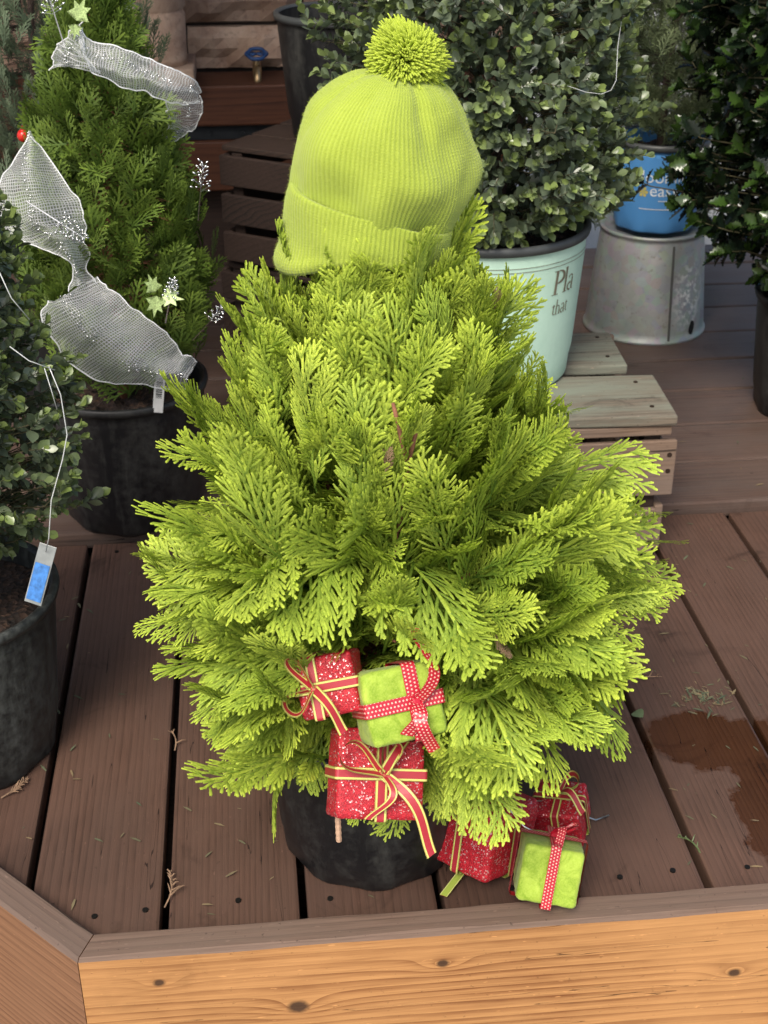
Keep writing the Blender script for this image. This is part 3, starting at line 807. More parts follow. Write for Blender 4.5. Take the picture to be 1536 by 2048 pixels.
# extra sprays framing the underside of the hat and the crown
P2, D2, N2, S2, a2, z2 = make_fronds(60, 5, .74, .985, .75, 1.0, lambda g_, n: g_.uniform(PI, 2 * PI, n))
P = np.concatenate([P, P2]); D = np.concatenate([D, D2]); Nn = np.concatenate([Nn, N2]); S = np.concatenate([S, S2])
tq = P + D * (.15 * S)[:, None]; tp3 = P + D * (.19 * S)[:, None]
clear = ~((tq[:, 0] > .045) & (tq[:, 0] < .215) & (tq[:, 2] > .24) & (tq[:, 2] < .52) & (tq[:, 1] < 1.375)) & ~((tp3[:, 0] > .232) & (tp3[:, 0] < .50) & (tp3[:, 2] < .285) & (tp3[:, 1] < 1.56))      # the hanging gifts push these sprays aside
clear &= ~((tp3[:, 2] > .872 - .15 * np.clip(1.53 - tp3[:, 1], 0, .25)) & (tp3[:, 0] > .0) & (tp3[:, 0] < .265) & (tp3[:, 1] < 1.60) & (rng.uniform(0, 1, len(P)) < .93))          # the hat holds these down
P, D, Nn, S = P[clear], D[clear], Nn[clear], S[clear]
g3 = np.random.default_rng(15); k3 = 34; a3 = g3.uniform(PI * .95, 2.05 * PI, k3); r3 = np.stack([np.cos(a3), np.sin(a3), 0 * a3], -1)
D3 = unit(r3 * .38 + np.array([0, 0, 1.0]) + g3.normal(0, .14, (k3, 3))); S3 = g3.uniform(.75, 1.0, k3)
P3 = np.array([.150, 1.56, 0]) + r3 * g3.uniform(.060, .105, (k3, 1)) + np.stack([0 * a3, 0 * a3, g3.uniform(.850, .898, k3)], -1) - D3 * (.165 * S3)[:, None]      # short sprays tucked under the hat brim
P3[0] = (.178, 1.462, .765); D3[0] = unit(np.array([.05, -.05, 1.0])); S3[0] = 1.0      # one spray rises in front of the brim
P = np.concatenate([P, P3]); D = np.concatenate([D, D3]); Nn = np.concatenate([Nn, r3 * 1.1 + np.array([0, 0, .35]) + g3.normal(0, .3, (k3, 3))]); S = np.concatenate([S, S3])
T = frames(P, D, Nn, S); which = np.where(D[:, 2] + rng.normal(0, .12, len(P)) > .38, 14 + rng.integers(0, 12, len(P)), rng.integers(0, 14, len(P)))
mid = P + D * .1 * S[:, None]
vis = np.sum(unit(mid - np.stack([np.full(len(mid), .18), np.full(len(mid), 1.58), mid[:, 2] * .6 + .1], -1)) * unit(CAM - mid), 1)
order = np.argsort(-vis)
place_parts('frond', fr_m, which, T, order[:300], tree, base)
rest = order[300:]
v, f, t = join(fr_low, rng.integers(0, 5, len(rest)), T[rest])
Pi, Di, Ni, Si, ai, zi = make_fronds(240, 9, .20, .88, .45, .80)
v2, f2, t2 = join(fr_low, rng.integers(0, 5, len(Pi)), frames(Pi, Di, Ni, Si))
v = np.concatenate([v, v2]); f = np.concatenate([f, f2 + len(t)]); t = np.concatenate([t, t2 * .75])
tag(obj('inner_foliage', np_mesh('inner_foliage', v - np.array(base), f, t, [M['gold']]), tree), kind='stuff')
mb = MB()
taper_limb(mb, (0, 0, -.02), (.03, .01, .38), .013, .008, seed=2); taper_limb(mb, (.03, .01, .38), (-.005, .0, .70), .008, .004, seed=4)
mb.build('trunk', M['bark_red'], tree, smooth=True)
for k in range(34):
    i = order[k * 8]
    a_ = np.array(P[i]); b0 = Vector((.02, .01, max(.02, (a_[2] - base[2]) * .75 - .03)))
    mb = MB(); taper_limb(mb, b0, Vector(a_ - np.array(base)) + Vector(D[i]) * .02, .0045, .0018, seed=k, wig=.02); mb.build('branch', M['bark_red'], tree, smooth=True)
dfm = [np_mesh('dry_frond_mesh', v_, f_, t_, [M['dry']]) for v_, f_, t_ in fr_low[:2]]
for k in (14, 61, 120, 171, 233, 268):
    i = order[k]; Tk = Matrix(T[i].tolist()) @ Matrix.Translation((.02, .12, .006)) @ Matrix.Scale(.22, 4)
    o = bpy.data.objects.new('dry_frond', dfm[k % 2]); COL.objects.link(o); o.parent = tree; o.matrix_basis = Matrix.Translation(-Vector(base)) @ Tk; o['label'] = 'small dead brown spray tip'
mb = MB()   # bare forked stem showing in the middle of the crown
for q in (((.022, -.165, .40), (.03, -.186, .50), (.043, -.19, .56)), ((.03, -.186, .50), (.022, -.188, .53), (.012, -.186, .575)), ((.0, -.11, .2), (.012, -.14, .30), (.022, -.155, .40))):
    mb.tube(q, [.0036, .003, .0022], 7)
mb.build('forked_stem', M['bark_red'], tree, smooth=True)

# ------------------------------------------------------------------ the knitted hat (plain, without its printed face)
def knit_mat():
    t = NT('lime_knit_wool'); uv = t.uv(); x = t.xyz(uv)
    rib = t.math('ABSOLUTE', t.math('SUBTRACT', t.math('FRACT', x[0]), .5))
    st = t.math('FRACT', t.math('ADD', t.math('MULTIPLY', x[1], 1.0), t.math('MULTIPLY', rib, 1.2)))
    vst = t.math('ABSOLUTE', t.math('SUBTRACT', st, .5))
    fz = t.noise(t.pos(), 900, 3, .7); bl = t.noise(t.pos(), 9, 3, .5)
    c = t.mix(t.remap(rib, .0, .5, 0, 1), (.385, .475, .060), (.28, .36, .036))
    c = t.mix(t.remap(fz, .4, .7, 0, .45), c, (.46, .55, .12))
    c = t.mix(1.0, c, t.ramp(bl, [(.3, (.9, .92, .9)), (.7, (1.06, 1.05, 1.0))]), 'MULTIPLY')
    h = t.math('ADD', t.math('MULTIPLY', vst, 1.0), t.math('MULTIPLY', fz, .8))
    t.b.inputs['Sheen Weight'].default_value = .25; t.b.inputs['Sheen Roughness'].default_value = .5
    return t.fin(c, .9, t.bump(h, .55, .0012), spec=.2)
M['knit'] = knit_mat()
hat = thing('knit_hat', 'lime green knitted hat with turned-up cuff and pompom on the evergreen', 'hat', (.146, 1.565, .90))
HB = Vector((.155, 1.565, .90))
NR = 116; NT_ = NR * 5
def knit_surface(levels, rows, name, row_h, ribs_depth=.0008, bottom=None, extra=None):
    """levels: (v, z, cx, rx, ry); world z relative to the hat origin"""
    lv = np.array(levels); vs = []; uvs = []; vv = np.linspace(0, 1, rows + 1)
    # smooth interpolation (Catmull-like through dense cubic)
    def ip(c, q):
        x = lv[:, 0]; y = lv[:, c]
        i = np.clip(np.searchsorted(x, q) - 1, 0, len(x) - 2); h_ = x[i + 1] - x[i]; s = (q - x[i]) / h_
        m = np.gradient(y, x); 
        return (2*s**3-3*s**2+1)*y[i] + (s**3-2*s**2+s)*h_*m[i] + (-2*s**3+3*s**2)*y[i+1] + (s**3-s**2)*h_*m[i+1]
    for j, q in enumerate(vv):
        z0, cx, rx, ry = ip(1, q), ip(2, q), max(.0005, ip(3, q)), max(.0005, ip(4, q))
        for i in range(NT_):
            a = 2 * PI * i / NT_
            dr = ribs_depth * (abs(math.sin(a * NR / 2)) - .5) * min(1, rx / .03)
            ca, sa = math.cos(a), math.sin(a)
            x = cx + (rx + dr) * ca; y = (ry + dr) * sa; zz = z0
            if bottom: zz += bottom(a, q)
            if extra:
                e = extra(a, q, x, y, zz); x += e[0]; y += e[1]; zz += e[2]
            vs.append((x, y, zz)); uvs.append((i / 5, j * row_h))
    n = NT_
    fs = np.array([(j * n + i, j * n + (i + 1) % n, (j + 1) * n + (i + 1) % n, (j + 1) * n + i) for j in range(rows) for i in range(n)])
    uvs = np.array(uvs)
    me = np_mesh(name, np.array(vs), fs, None, [M['knit']], True, None)
    l = me.uv_layers.new(name='UVMap'); luv = uvs[fs.ravel()].copy()
    # fix seam column
    bad = (fs[:, 1] % n == 0); lm = luv.reshape(-1, 4, 2); lm[bad, 1, 0] = NR; lm[bad, 2, 0] = NR
    l.data.foreach_set('uv', lm.astype(np.float32).ravel())
    return me
def hat_fold(a, q, x, y, zz):
    s = max(0, (q - .45) / .55)
    rr = -.016 * s * (1 - s * .5) * (math.cos(a * 3.5 + .9) ** 2) ** 4          # gathers running down from the pompom
    n = mnoise.noise(Vector((math.cos(a) * 1.4 + 4, math.sin(a) * 1.4, q * 2.6))) * .015 * (1 - s * .5) + mnoise.noise(Vector((math.cos(a) * 3.4 + 9, math.sin(a) * 3.4, q * 4.5))) * .0045
    bul = .004 * math.exp(-((a if a < PI else a - 2 * PI) / .38) ** 2 - ((q - .34) / .14) ** 2)   # slack corner on the right
    k = rr + n + bul
    return (k * math.cos(a), k * math.sin(a), .004 * mnoise.noise(Vector((math.cos(a) * 2, math.sin(a) * 2, q * 3 + 8))))
body = knit_surface([(0, .035, .000, .092, .078), (.2, .075, .002, .102, .084), (.42, .115, .004, .105, .085), (.6, .150, .003, .097, .079), (.76, .180, .004, .079, .066), (.88, .200, .008, .055, .048), (.95, .209, .010, .034, .030), (1, .213, .012, .001, .001)], 60, 'hat_body', 1.0, extra=hat_fold)
hb = obj('body', body, hat)
def cuff_bottom(a, q):
    # the lower rim rises at the front and sags at both sides; the top edge slopes down to the right
    low = -.026 * abs(math.cos(a)) ** 2 + .020 * max(0, -math.sin(a)) ** 2 - .004 * math.cos(a)
    top = -.022 * math.cos(a)
    return low * (1 - q) + top * q
def cuff_fold(a, q, x, y, zz):
    n = .008 * mnoise.noise(Vector((math.cos(a) * 1.8, math.sin(a) * 1.8 + 3, q * 1.5))) - .003
    fl = .014 * max(0, 1 - q * 2.2) ** 1.5 * max(0, -math.cos(a)) ** 2            # lower left corner flares outward
    return ((n + fl) * math.cos(a), (n + fl) * math.sin(a), 0)
cuff = knit_surface([(0, -.002, -.004, .086, .074), (.05, -.008, -.004, .095, .083), (.12, -.003, -.004, .102, .089), (.3, .010, -.004, .104, .090), (.6, .034, -.003, .1045, .0895), (.86, .057, -.002, .105, .089), (.94, .0625, -.001, .104, .0875), (1, .0600, 0, .099, .083)], 30, 'hat_cuff', 1.0, ribs_depth=.0010, bottom=cuff_bottom, extra=cuff_fold)
obj('cuff', cuff, hat)
hat.rotation_euler = (R(4), R(5), R(2))
# loose fibres standing off the knit
fz_v, fz_f = [], []
for me_ in (body, cuff):
    co = np.zeros(len(me_.vertices) * 3, np.float32); me_.vertices.foreach_get('co', co); co = co.reshape(-1, 3)
    no = np.zeros(len(me_.vertices) * 3, np.float32); me_.vertex_normals.foreach_get('vector', no); no = no.reshape(-1, 3)
    for i in rng.integers(0, len(co), 9000):
        nrm = no[i] if np.dot(no[i][:2], co[i][:2]) > 0 or co[i][2] > .15 else -no[i]
        d_ = nrm + rng.normal(0, .7, 3); d_ /= np.linalg.norm(d_); l_ = rng.uniform(.0015, .0045); sd_ = np.cross(d_, rng.normal(0, 1, 3)); sd_ *= .00016 / max(1e-6, np.linalg.norm(sd_)); k_ = len(fz_v)
        fz_v += [co[i] - sd_, co[i] + sd_, co[i] + d_ * l_]; fz_f.append((k_, k_ + 1, k_ + 2))
tag(obj('wool_fuzz', np_mesh('wool_fuzz', np.array(fz_v), np.array(fz_f), None, [plain('lime_fibre', (.46, .56, .10), .9)]), hat), kind='stuff')
# pompom: a ball of cut yarn
pv = []; pf = []; pt = []
n = 5200; i_ = np.arange(n) + .5; ph = np.arccos(1 - 2 * i_ / n); th = PI * (1 + 5 ** .5) * i_
dirs = np.stack([np.cos(th) * np.sin(ph), np.sin(th) * np.sin(ph), np.cos(ph)], -1)
yarn_v = []; yarn_f = []
for j, (y, r_, bx) in enumerate(((.25, .55, 0), (.6, 1.0, .05), (.86, 1.15, .11), (1.0, .85, .16))):
    for q in range(5): yarn_v.append((r_ * math.cos(q * 2 * PI / 5), y, r_ * math.sin(q * 2 * PI / 5)))
for j in range(3):
    for q in range(5): a_, b_ = j * 5 + q, j * 5 + (q + 1) % 5; yarn_f += [(a_, b_, b_ + 5), (a_, b_ + 5, a_ + 5)]
yarn_f += [(15, 16, 17), (15, 17, 18), (15, 18, 19)]
yt = (np.array(yarn_v, float), np.array(yarn_f, dtype=np.int32), np.repeat([.2, .5, .8, 1.0], 5))
clump = np.array([mnoise.noise_vector(Vector(q) * 3.2)[:] for q in dirs.tolist()])
dj = unit(dirs + rng.normal(0, .11, dirs.shape) + clump * .22)
Tp = frames(np.zeros((n, 3)), dj, rng.normal(0, 1, (n, 3)), np.ones(n))
ln = .0425 * (1 + rng.normal(0, .075, n)) * (1 + .05 * np.sin(dirs[:, 0] * 5) * np.sin(dirs[:, 2] * 4 + 1)); Tp[:, :3, 1] *= ln[:, None]
Tp[:, :3, 0] *= .00105; Tp[:, :3, 2] *= .00105
Tp[:, :3, 3] += rng.normal(0, .0015, (n, 3))
v, f, t = join([yt], np.zeros(n, int), Tp)
sw = .014 * (np.linalg.norm(v, axis=1) / .046) ** 2; v[:, 0] += sw * np.sin(v[:, 2] * 70 + 1) * .35; v[:, 2] -= sw * .22
def yarn_mat():
    t_ = NT('lime_yarn'); a = t_.attr('tip'); nz = t_.noise(t_.pos(), 300, 2, .5)
    c = t_.mix(a, (.34, .44, .035), (.42, .52, .055)); c = t_.mix(t_.remap(nz, .4, .7, 0, .4), c, (.50, .60, .12))
    return t_.fin(c, .9, None, spec=.15)
po = obj('pompom', np_mesh('pompom', v, f, t, [yarn_mat()], True), hat)
po.location = (.019, .010, .223)

# ------------------------------------------------------------------ leafy shrubs
def ell(wd, k=1.0): return lambda y: wd * math.sin(PI * y ** k) ** .75
box_l = [leaf(5, lambda y: .34 * math.sin(PI * y ** 1.25) ** .8, .30, .10), leaf(5, lambda y: .30 * math.sin(PI * y ** 1.2) ** .8, .15, -.12), leaf(5, lambda y: .37 * math.sin(PI * y ** 1.3) ** .75, .4, .2)]
def spiny(y): return .30 * math.sin(PI * y ** .95) ** .8 * (1.0 + .28 * (1 if int(y * 10) % 2 else -1))
hol_l = [leaf(10, spiny, .45, .25), leaf(10, spiny, .25, -.1), leaf(10, spiny, .6, .1)]

def leafy_shrub(name, label, base, axis, zk_, rk_, nspr, lsize, mat, tmpl, seed, npair=6, gap=.75, lean=(0, 0), spread=.7, bump=.20, sprl=1.0, group=None, upb=.35, stray=0):
    g_ = np.random.default_rng(seed)
    root = thing(name, label, 'shrub', base, group)
    zk_ = np.array(zk_, float); rk_ = np.array(rk_, float)
    zz = np.linspace(zk_[0], zk_[-1], 300); wgt = np.interp(zz, zk_, rk_) + .02; cdf = np.cumsum(wgt); cdf /= cdf[-1]
    u = (np.arange(nspr) + g_.uniform(0, 1, nspr)) / nspr
    z = np.interp(u, cdf, zz); az = (np.arange(nspr) * 2.39996 + g_.normal(0, .2, nspr))
    shell = 1 - .42 * g_.uniform(0, 1, nspr) ** 1.8
    Rz = np.interp(z, zk_, rk_) * shell
    lump = np.array([mnoise.noise(Vector((math.cos(a) * 1.7, math.sin(a) * 1.7, q * 5 + seed))) for a, q in zip(az, z)])
    Rz = Rz * (1 + bump * 1.6 * lump)
    if stray: Rz[g_.integers(0, nspr, stray)] *= 1.17
    rad = np.stack([np.cos(az), np.sin(az), 0 * az], -1)
    slope = -np.gradient(np.interp(zz, zk_, rk_), zz); nz = np.clip(np.interp(z, zz, slope), -1.2, 1.6)
    cen = np.stack([axis[0] + lean[0] * (z - zk_[0]), axis[1] + lean[1] * (z - zk_[0]), z], -1)
    D = unit(rad + np.array([0, 0, 1.0]) * (nz[:, None] * .6 + upb) + g_.normal(0, .33, (nspr, 3)))
    ls = lsize * npair * gap * .55 * g_.uniform(.7, 1.25, nspr) * sprl
    tip = cen + rad * Rz[:, None]; P0 = tip - D * ls[:, None]
    # leaves in decussate pairs
    LP, LD, LN, LS, LT = [], [], [], [], []
    side0 = unit(np.cross(D, g_.normal(0, 1, (nspr, 3))))
    for k in range(npair * 2 + 1):
        s = (k // 2 + .6) / npair
        if k == npair * 2: s = 1.0
        sd_ = rot_about(side0, D, np.full(nspr, (k // 2) * PI / 2 + (PI if k % 2 else 0)) + g_.normal(0, .25, nspr))
        opn = spread * (1.1 - .65 * s)
        dl = unit(D * (1 - opn * .55) + sd_ * opn + g_.normal(0, .12, (nspr, 3)))
        nl = unit(D * .9 - sd_ * .55 + np.array([0, 0, .45]) + g_.normal(0, .15, (nspr, 3)))
        LP.append(P0 + D * (ls * min(s, .98))[:, None]); LD.append(dl); LN.append(nl)
        LS.append(lsize * g_.uniform(.60, 1.22, nspr) * (1.0 if s < .75 else .8)); LT.append(np.clip(s + g_.normal(0, .14, nspr), 0, 1))
    LP = np.concatenate(LP); LD = np.concatenate(LD); LN = np.concatenate(LN); LS = np.concatenate(LS); LT = np.concatenate(LT)
    T = frames(LP, LD, LN, LS); wh = g_.integers(0, len(tmpl), len(LP))
    out = np.linalg.norm((LP - np.stack([np.full(len(LP), axis[0]), np.full(len(LP), axis[1]), LP[:, 2]], -1))[:, :2], axis=1) / np.interp(LP[:, 2], zk_, rk_ + .02)
    vis = show_size(LP, LD, LN, LS) * (out > .85) * (np.sum(rad[np.tile(np.arange(nspr), npair * 2 + 1)] * unit(CAM - LP), 1) > .2)
    o_ = np.argsort(-vis); part = o_[:300]; rest_ = o_[300:]
    # part leaves: three tones of shared template meshes (older, mid, young)
    tm = []
    for q in (.25, .7, 1.0):
        for v_, f_, t_ in tmpl: tm.append(np_mesh('leaf_mesh', v_, f_, np.full(len(v_), q), [mat], True))
    wt = wh + len(tmpl) * np.digitize(LT, [.5, .88])
    place_parts('leaf', tm, wt, T, part, root, base)
    v, f, t = join(tmpl, wh[rest_], T[rest_], LT[rest_])
    tag(obj('foliage', np_mesh('foliage', v - np.array(base), f, t, [mat], True), root), kind='stuff')
    twigs('twigs', np.concatenate([P0, cen * .35 + P0 * .65 - np.array([0, 0, .03])]), np.concatenate([tip, P0]), np.concatenate([np.full(nspr, lsize * .075), np.full(nspr, lsize * .11)]), M['twig'], root, base)
    mb = MB(); bz = base[2]
    for k in range(5):
        a = k * 2 * PI / 5; e = Vector((math.cos(a) * .09 + axis[0] - base[0], math.sin(a) * .09 + axis[1] - base[1], (zk_[-1] - bz) * .6))
        taper_limb(mb, (.012 * math.cos(a), .012 * math.sin(a), -.02), e, .009, .004, seed=k + seed, wig=.02)
    mb.build('stem', M['bark'], root, smooth=True)
    return root

leafy_shrub('boxwood_shrub', 'large dense boxwood shrub growing in the mint green pot', (.465, 2.56, .60), (.455, 2.56),
            [.63, .68, .76, .86, .96, 1.08, 1.2, 1.32], [.17, .235, .275, .28, .285, .265, .22, .10], 1500, .0245, M['box'], box_l, 21, npair=6, lean=(.02, 0), stray=30)
leafy_shrub('boxwood_shrub', 'rounded dark boxwood shrub at the left edge in the scuffed pot', (-.505, 1.83, .27), (-.50, 1.84),
            [.36, .42, .50, .62, .75, .88, .97, 1.03], [.12, .19, .215, .225, .215, .185, .13, .05], 1150, .0215, M['box_left'], box_l, 22, npair=6, stray=20)
leafy_shrub('holly_shrub', 'dark glossy holly with spiny leaves at the right edge', (1.385, 2.95, .28), (1.40, 2.95),
            [.33, .42, .55, .7, .9, 1.1, 1.3], [.20, .31, .37, .40, .42, .40, .30], 900, .046, M['holly'], hol_l, 23, npair=5, gap=.55, spread=.95, stray=40, bump=.2)
# pale fresh shoot hanging from the holly
# ------------------------------------------------------------------ conifers
def conifer(name, label, base, axis, zk_, rk_, n, L, mat, seed, elev=(35, 65), tmpl_kw=None, w=.0022, nparts=300, partname='spray', barkm='bark', shellmin=.6, jit=.25):
    g_ = np.random.default_rng(seed); root = thing(name, label, 'tree', base)
    kw = dict(n1=6, a1=40, wmax=.42, gap2=.0068, w=w, droop=.3, seg=2, ridge=False, l2=.012, curl=.3)
    kw.update(tmpl_kw or {})
    tm = [frond(seed * 7 + s, L=L * (1 + .1 * (s % 3)), **kw) for s in range(5)]
    zk_ = np.array(zk_, float); rk_ = np.array(rk_, float)
    zz = np.linspace(zk_[0], zk_[-1], 300); wgt = np.interp(zz, zk_, rk_) + .02; cdf = np.cumsum(wgt); cdf /= cdf[-1]
    z = np.interp((np.arange(n) + g_.uniform(0, 1, n)) / n, cdf, zz); az = np.arange(n) * 2.39996 + g_.normal(0, .2, n)
    sh = 1 - (1 - shellmin) * g_.uniform(0, 1, n) ** 1.7
    lump = np.array([mnoise.noise(Vector((math.cos(a) * 2, math.sin(a) * 2, q * 8 + seed))) for a, q in zip(az, z)])
    Rz = np.interp(z, zk_, rk_) * sh * (1 + .22 * lump + g_.normal(0, .03, n))
    rad = np.stack([np.cos(az), np.sin(az), 0 * az], -1); cen = np.stack([np.full(n, axis[0]), np.full(n, axis[1]), z], -1)
    el = np.radians(g_.uniform(*elev, n))
    D = unit(rad * np.cos(el)[:, None] + np.array([0, 0, 1]) * np.sin(el)[:, None] + g_.normal(0, jit, (n, 3)))
    Nn = rot_about(unit(rad + np.array([0, 0, .5])), D, g_.normal(0, .8, n))
    S = g_.uniform(.75, 1.2, n); P = cen + rad * Rz[:, None] - D * (L * S)[:, None]
    T = frames(P, D, Nn, S); wh = g_.integers(0, 5, n)
    vis = show_size(P, D, Nn, S) * (sh > .82) * (np.sum(rad * unit(CAM - P), 1) > .15)
    o_ = np.argsort(-vis)
    meshes = [np_mesh('spray_mesh', v, f, t, [mat]) for v, f, t in tm]
    place_parts(partname, meshes, wh, T, o_[:nparts], root, base)
    v, f, t = join(tm, wh[o_[nparts:]], T[o_[nparts:]])
    tag(obj('foliage', np_mesh('foliage', v - np.array(base), f, t, [mat]), root), kind='stuff')
    sel = o_[::3]
    twigs('twigs', cen[sel] * .9 + P[sel] * .1 - np.array([0, 0, .03]), P[sel] + D[sel] * .01, np.full(len(sel), .0016), M[barkm], root, base)
    mb = MB(); taper_limb(mb, (0, 0, -.03), (axis[0] - base[0], axis[1] - base[1], zk_[-1] - base[2] - .05), .013, .003, n=12, seed=seed); mb.build('trunk', M[barkm], root, smooth=True)
    return root
conifer('arborvitae_tree', 'green arborvitae wrapped in white mesh ribbon, left of the golden evergreen', (-.27, 2.60, .29), (-.26, 2.60),
        [.36, .42, .50, .60, .72, .85, 1.0, 1.12, 1.22], [.10, .16, .19, .195, .175, .145, .095, .05, .01], 1250, .078, M['arb'], 31, w=.0034, barkm='bark_red')
pot('nursery_pot', 'black pot behind the ribboned conifer holding the blue grey juniper', (-.47, 3.17, .02), .13, .155, .28, M['pot'])
conifer('juniper_tree', 'blue grey juniper with fine upright foliage behind the ribboned conifer', (-.47, 3.17, .28), (-.43, 3.17),
        [.36, .5, .65, .85, 1.05, 1.25, 1.4], [.12, .22, .26, .275, .26, .18, .05], 1500, .075, M['jun'], 32, elev=(50, 80), w=.0022, tmpl_kw=dict(a1=28, wmax=.25, l2=.012, n1=8))
conifer('conifer_tree', 'soft grey green conifer growing in the blue printed pot', (1.115, 3.56, .52), (1.13, 3.56),
        [.58, .63, .72, .82, .95, 1.1, 1.25, 1.4], [.06, .14, .20, .23, .24, .22, .16, .05], 1300, .075, M['farcon'], 33, elev=(20, 60), w=.0024)
conifer('conifer_tree', 'feathery green conifer at the top edge between boxwood and holly', (1.30, 4.25, .02), (1.30, 4.25),
        [.15, .3, .5, .8, 1.1, 1.4], [.20, .32, .38, .36, .28, .1], 1100, .11, M['farcon'], 34, elev=(15, 60), w=.0035, tmpl_kw=dict(l2=.018, gap2=.009), nparts=150)

# ------------------------------------------------------------------ white mesh ribbon on the arborvitae
def mesh_mat():
    t = NT('white_deco_mesh'); x = t.xyz(t.uv())
    def line(v, per, wd):
        return t.math('LESS_THAN', t.math('ABSOLUTE', t.math('SUBTRACT', t.math('FRACT', t.math('MULTIPLY', v, 1 / per)), .5)), wd)
    g_ = t.math('MAXIMUM', line(x[0], .0050, .13), line(x[1], .0046, .13))
    a = t.math('ADD', t.math('MULTIPLY', g_, .50), .20)
    t.fin((.93, .95, .95), .35, spec=.6); t.l(a, t.b.inputs['Alpha']); t.b.inputs['Transmission Weight'].default_value = 0.0; t.b.inputs['Subsurface Weight'].default_value = .0
    tr_ = t.new('ShaderNodeBsdfTranslucent'); tr_.inputs[0].default_value = (.95, .97, .97, 1); tp = t.new('ShaderNodeBsdfTransparent'); m1 = t.new('ShaderNodeMixShader'); t.l(a, m1.inputs[0]); t.l(tp.outputs[0], m1.inputs[1]); t.l(tr_.outputs[0], m1.inputs[2])
    m2 = t.new('ShaderNodeMixShader'); m2.inputs[0].default_value = .45; t.l(t.b.outputs[0], m2.inputs[1]); t.l(m1.outputs[0], m2.inputs[2]); t.l(m2.outputs[0], t.out.inputs[0])
    return t.m
M['mesh'] = mesh_mat()
M['silver'] = plain('silver_glitter_bead', (.86, .87, .86), .16, 1.0)
rib = thing('mesh_ribbon', 'white mesh ribbon with silver sequins winding down the green arborvitae', 'ribbon', (-.26, 2.45, .40))
RB = Vector((-.26, 2.45, .40))
BANDS = [
 ([(-0.260, 2.460, 1.031), (-0.289, 2.460, 1.015), (-0.314, 2.460, 0.983), (-0.327, 2.460, 0.959)], [(-0.263, 2.440, 1.006), (-0.257, 2.410, 0.982), (-0.248, 2.410, 0.966), (-0.242, 2.420, 0.953)], .02),
 ([(-0.270, 2.460, 1.021), (-0.249, 2.450, 0.999), (-0.200, 2.440, 0.987), (-0.142, 2.440, 0.967), (-0.101, 2.450, 0.951), (-0.075, 2.470, 0.924), (-0.072, 2.500, 0.898)], [(-0.262, 2.420, 0.979), (-0.240, 2.400, 0.958), (-0.208, 2.400, 0.940), (-0.164, 2.410, 0.924), (-0.130, 2.420, 0.905), (-0.094, 2.450, 0.896), (-0.075, 2.490, 0.894)], .025),
 ([(-0.071, 2.500, 0.898), (-0.075, 2.530, 0.857), (-0.094, 2.560, 0.822), (-0.145, 2.600, 0.791)], [(-0.132, 2.460, 0.897), (-0.130, 2.500, 0.869), (-0.136, 2.530, 0.840), (-0.152, 2.570, 0.812)], -.015),
 ([(-0.379, 2.500, 0.837), (-0.406, 2.460, 0.792), (-0.428, 2.420, 0.766), (-0.431, 2.400, 0.724), (-0.425, 2.390, 0.695), (-0.393, 2.380, 0.677), (-0.351, 2.380, 0.662), (-0.327, 2.380, 0.641), (-0.316, 2.390, 0.609), (-0.325, 2.380, 0.584)], [(-0.376, 2.500, 0.833), (-0.347, 2.460, 0.808), (-0.318, 2.430, 0.766), (-0.295, 2.420, 0.728), (-0.291, 2.420, 0.701), (-0.290, 2.420, 0.673), (-0.292, 2.420, 0.654), (-0.292, 2.420, 0.631), (-0.297, 2.420, 0.608), (-0.281, 2.400, 0.595)], .03),
 ([(-0.367, 2.380, 0.562), (-0.380, 2.360, 0.546), (-0.357, 2.350, 0.491), (-0.328, 2.350, 0.446), (-0.276, 2.350, 0.417), (-0.223, 2.360, 0.402), (-0.168, 2.360, 0.392), (-0.130, 2.370, 0.389)], [(-0.279, 2.400, 0.597), (-0.257, 2.380, 0.587), (-0.226, 2.360, 0.572), (-0.192, 2.350, 0.543), (-0.159, 2.350, 0.508), (-0.137, 2.360, 0.469), (-0.113, 2.370, 0.459), (-0.108, 2.380, 0.435)], .035)]
def resample(pts, n):
    p = np.array(pts); x = np.arange(len(p)); q = np.linspace(0, len(p) - 1, n); m = np.gradient(p, axis=0)
    i = np.clip(q.astype(int), 0, len(p) - 2); s = (q - i)[:, None]
    return (2*s**3-3*s**2+1)*p[i] + (s**3-2*s**2+s)*m[i] + (-2*s**3+3*s**2)*p[i+1] + (s**3-s**2)*m[i+1]
OCT = (np.array([(1,0,0),(-1,0,0),(0,1,0),(0,-1,0),(0,0,1),(0,0,-1)], float), np.array([(0,2,4),(2,1,4),(1,3,4),(3,0,4),(2,0,5),(1,2,5),(3,1,5),(0,3,5)], dtype=np.int32), np.zeros(6))
def ico_t():
    bm = bmesh.new(); bmesh.ops.create_icosphere(bm, subdivisions=1, radius=1); v = np.array([q.co[:] for q in bm.verts]); f = np.array([[p.index for p in q.verts] for q in bm.faces], dtype=np.int32); bm.free(); return v, f, np.zeros(len(v))
ICO = ico_t()
def beads(name, P, size, mat, parent, base, stretch=None):
    k = len(P); T = frames(np.array(P), rng.normal(0, 1, (k, 3)) if stretch is None else stretch, rng.normal(0, 1, (k, 3)), np.array(size))
    if stretch is not None: T[:, :3, 1] *= 1.9
    v, f, t = join([ICO], np.zeros(k, int), T)
    return obj(name, np_mesh(name, v - np.array(base), f, t, [mat], True), parent)
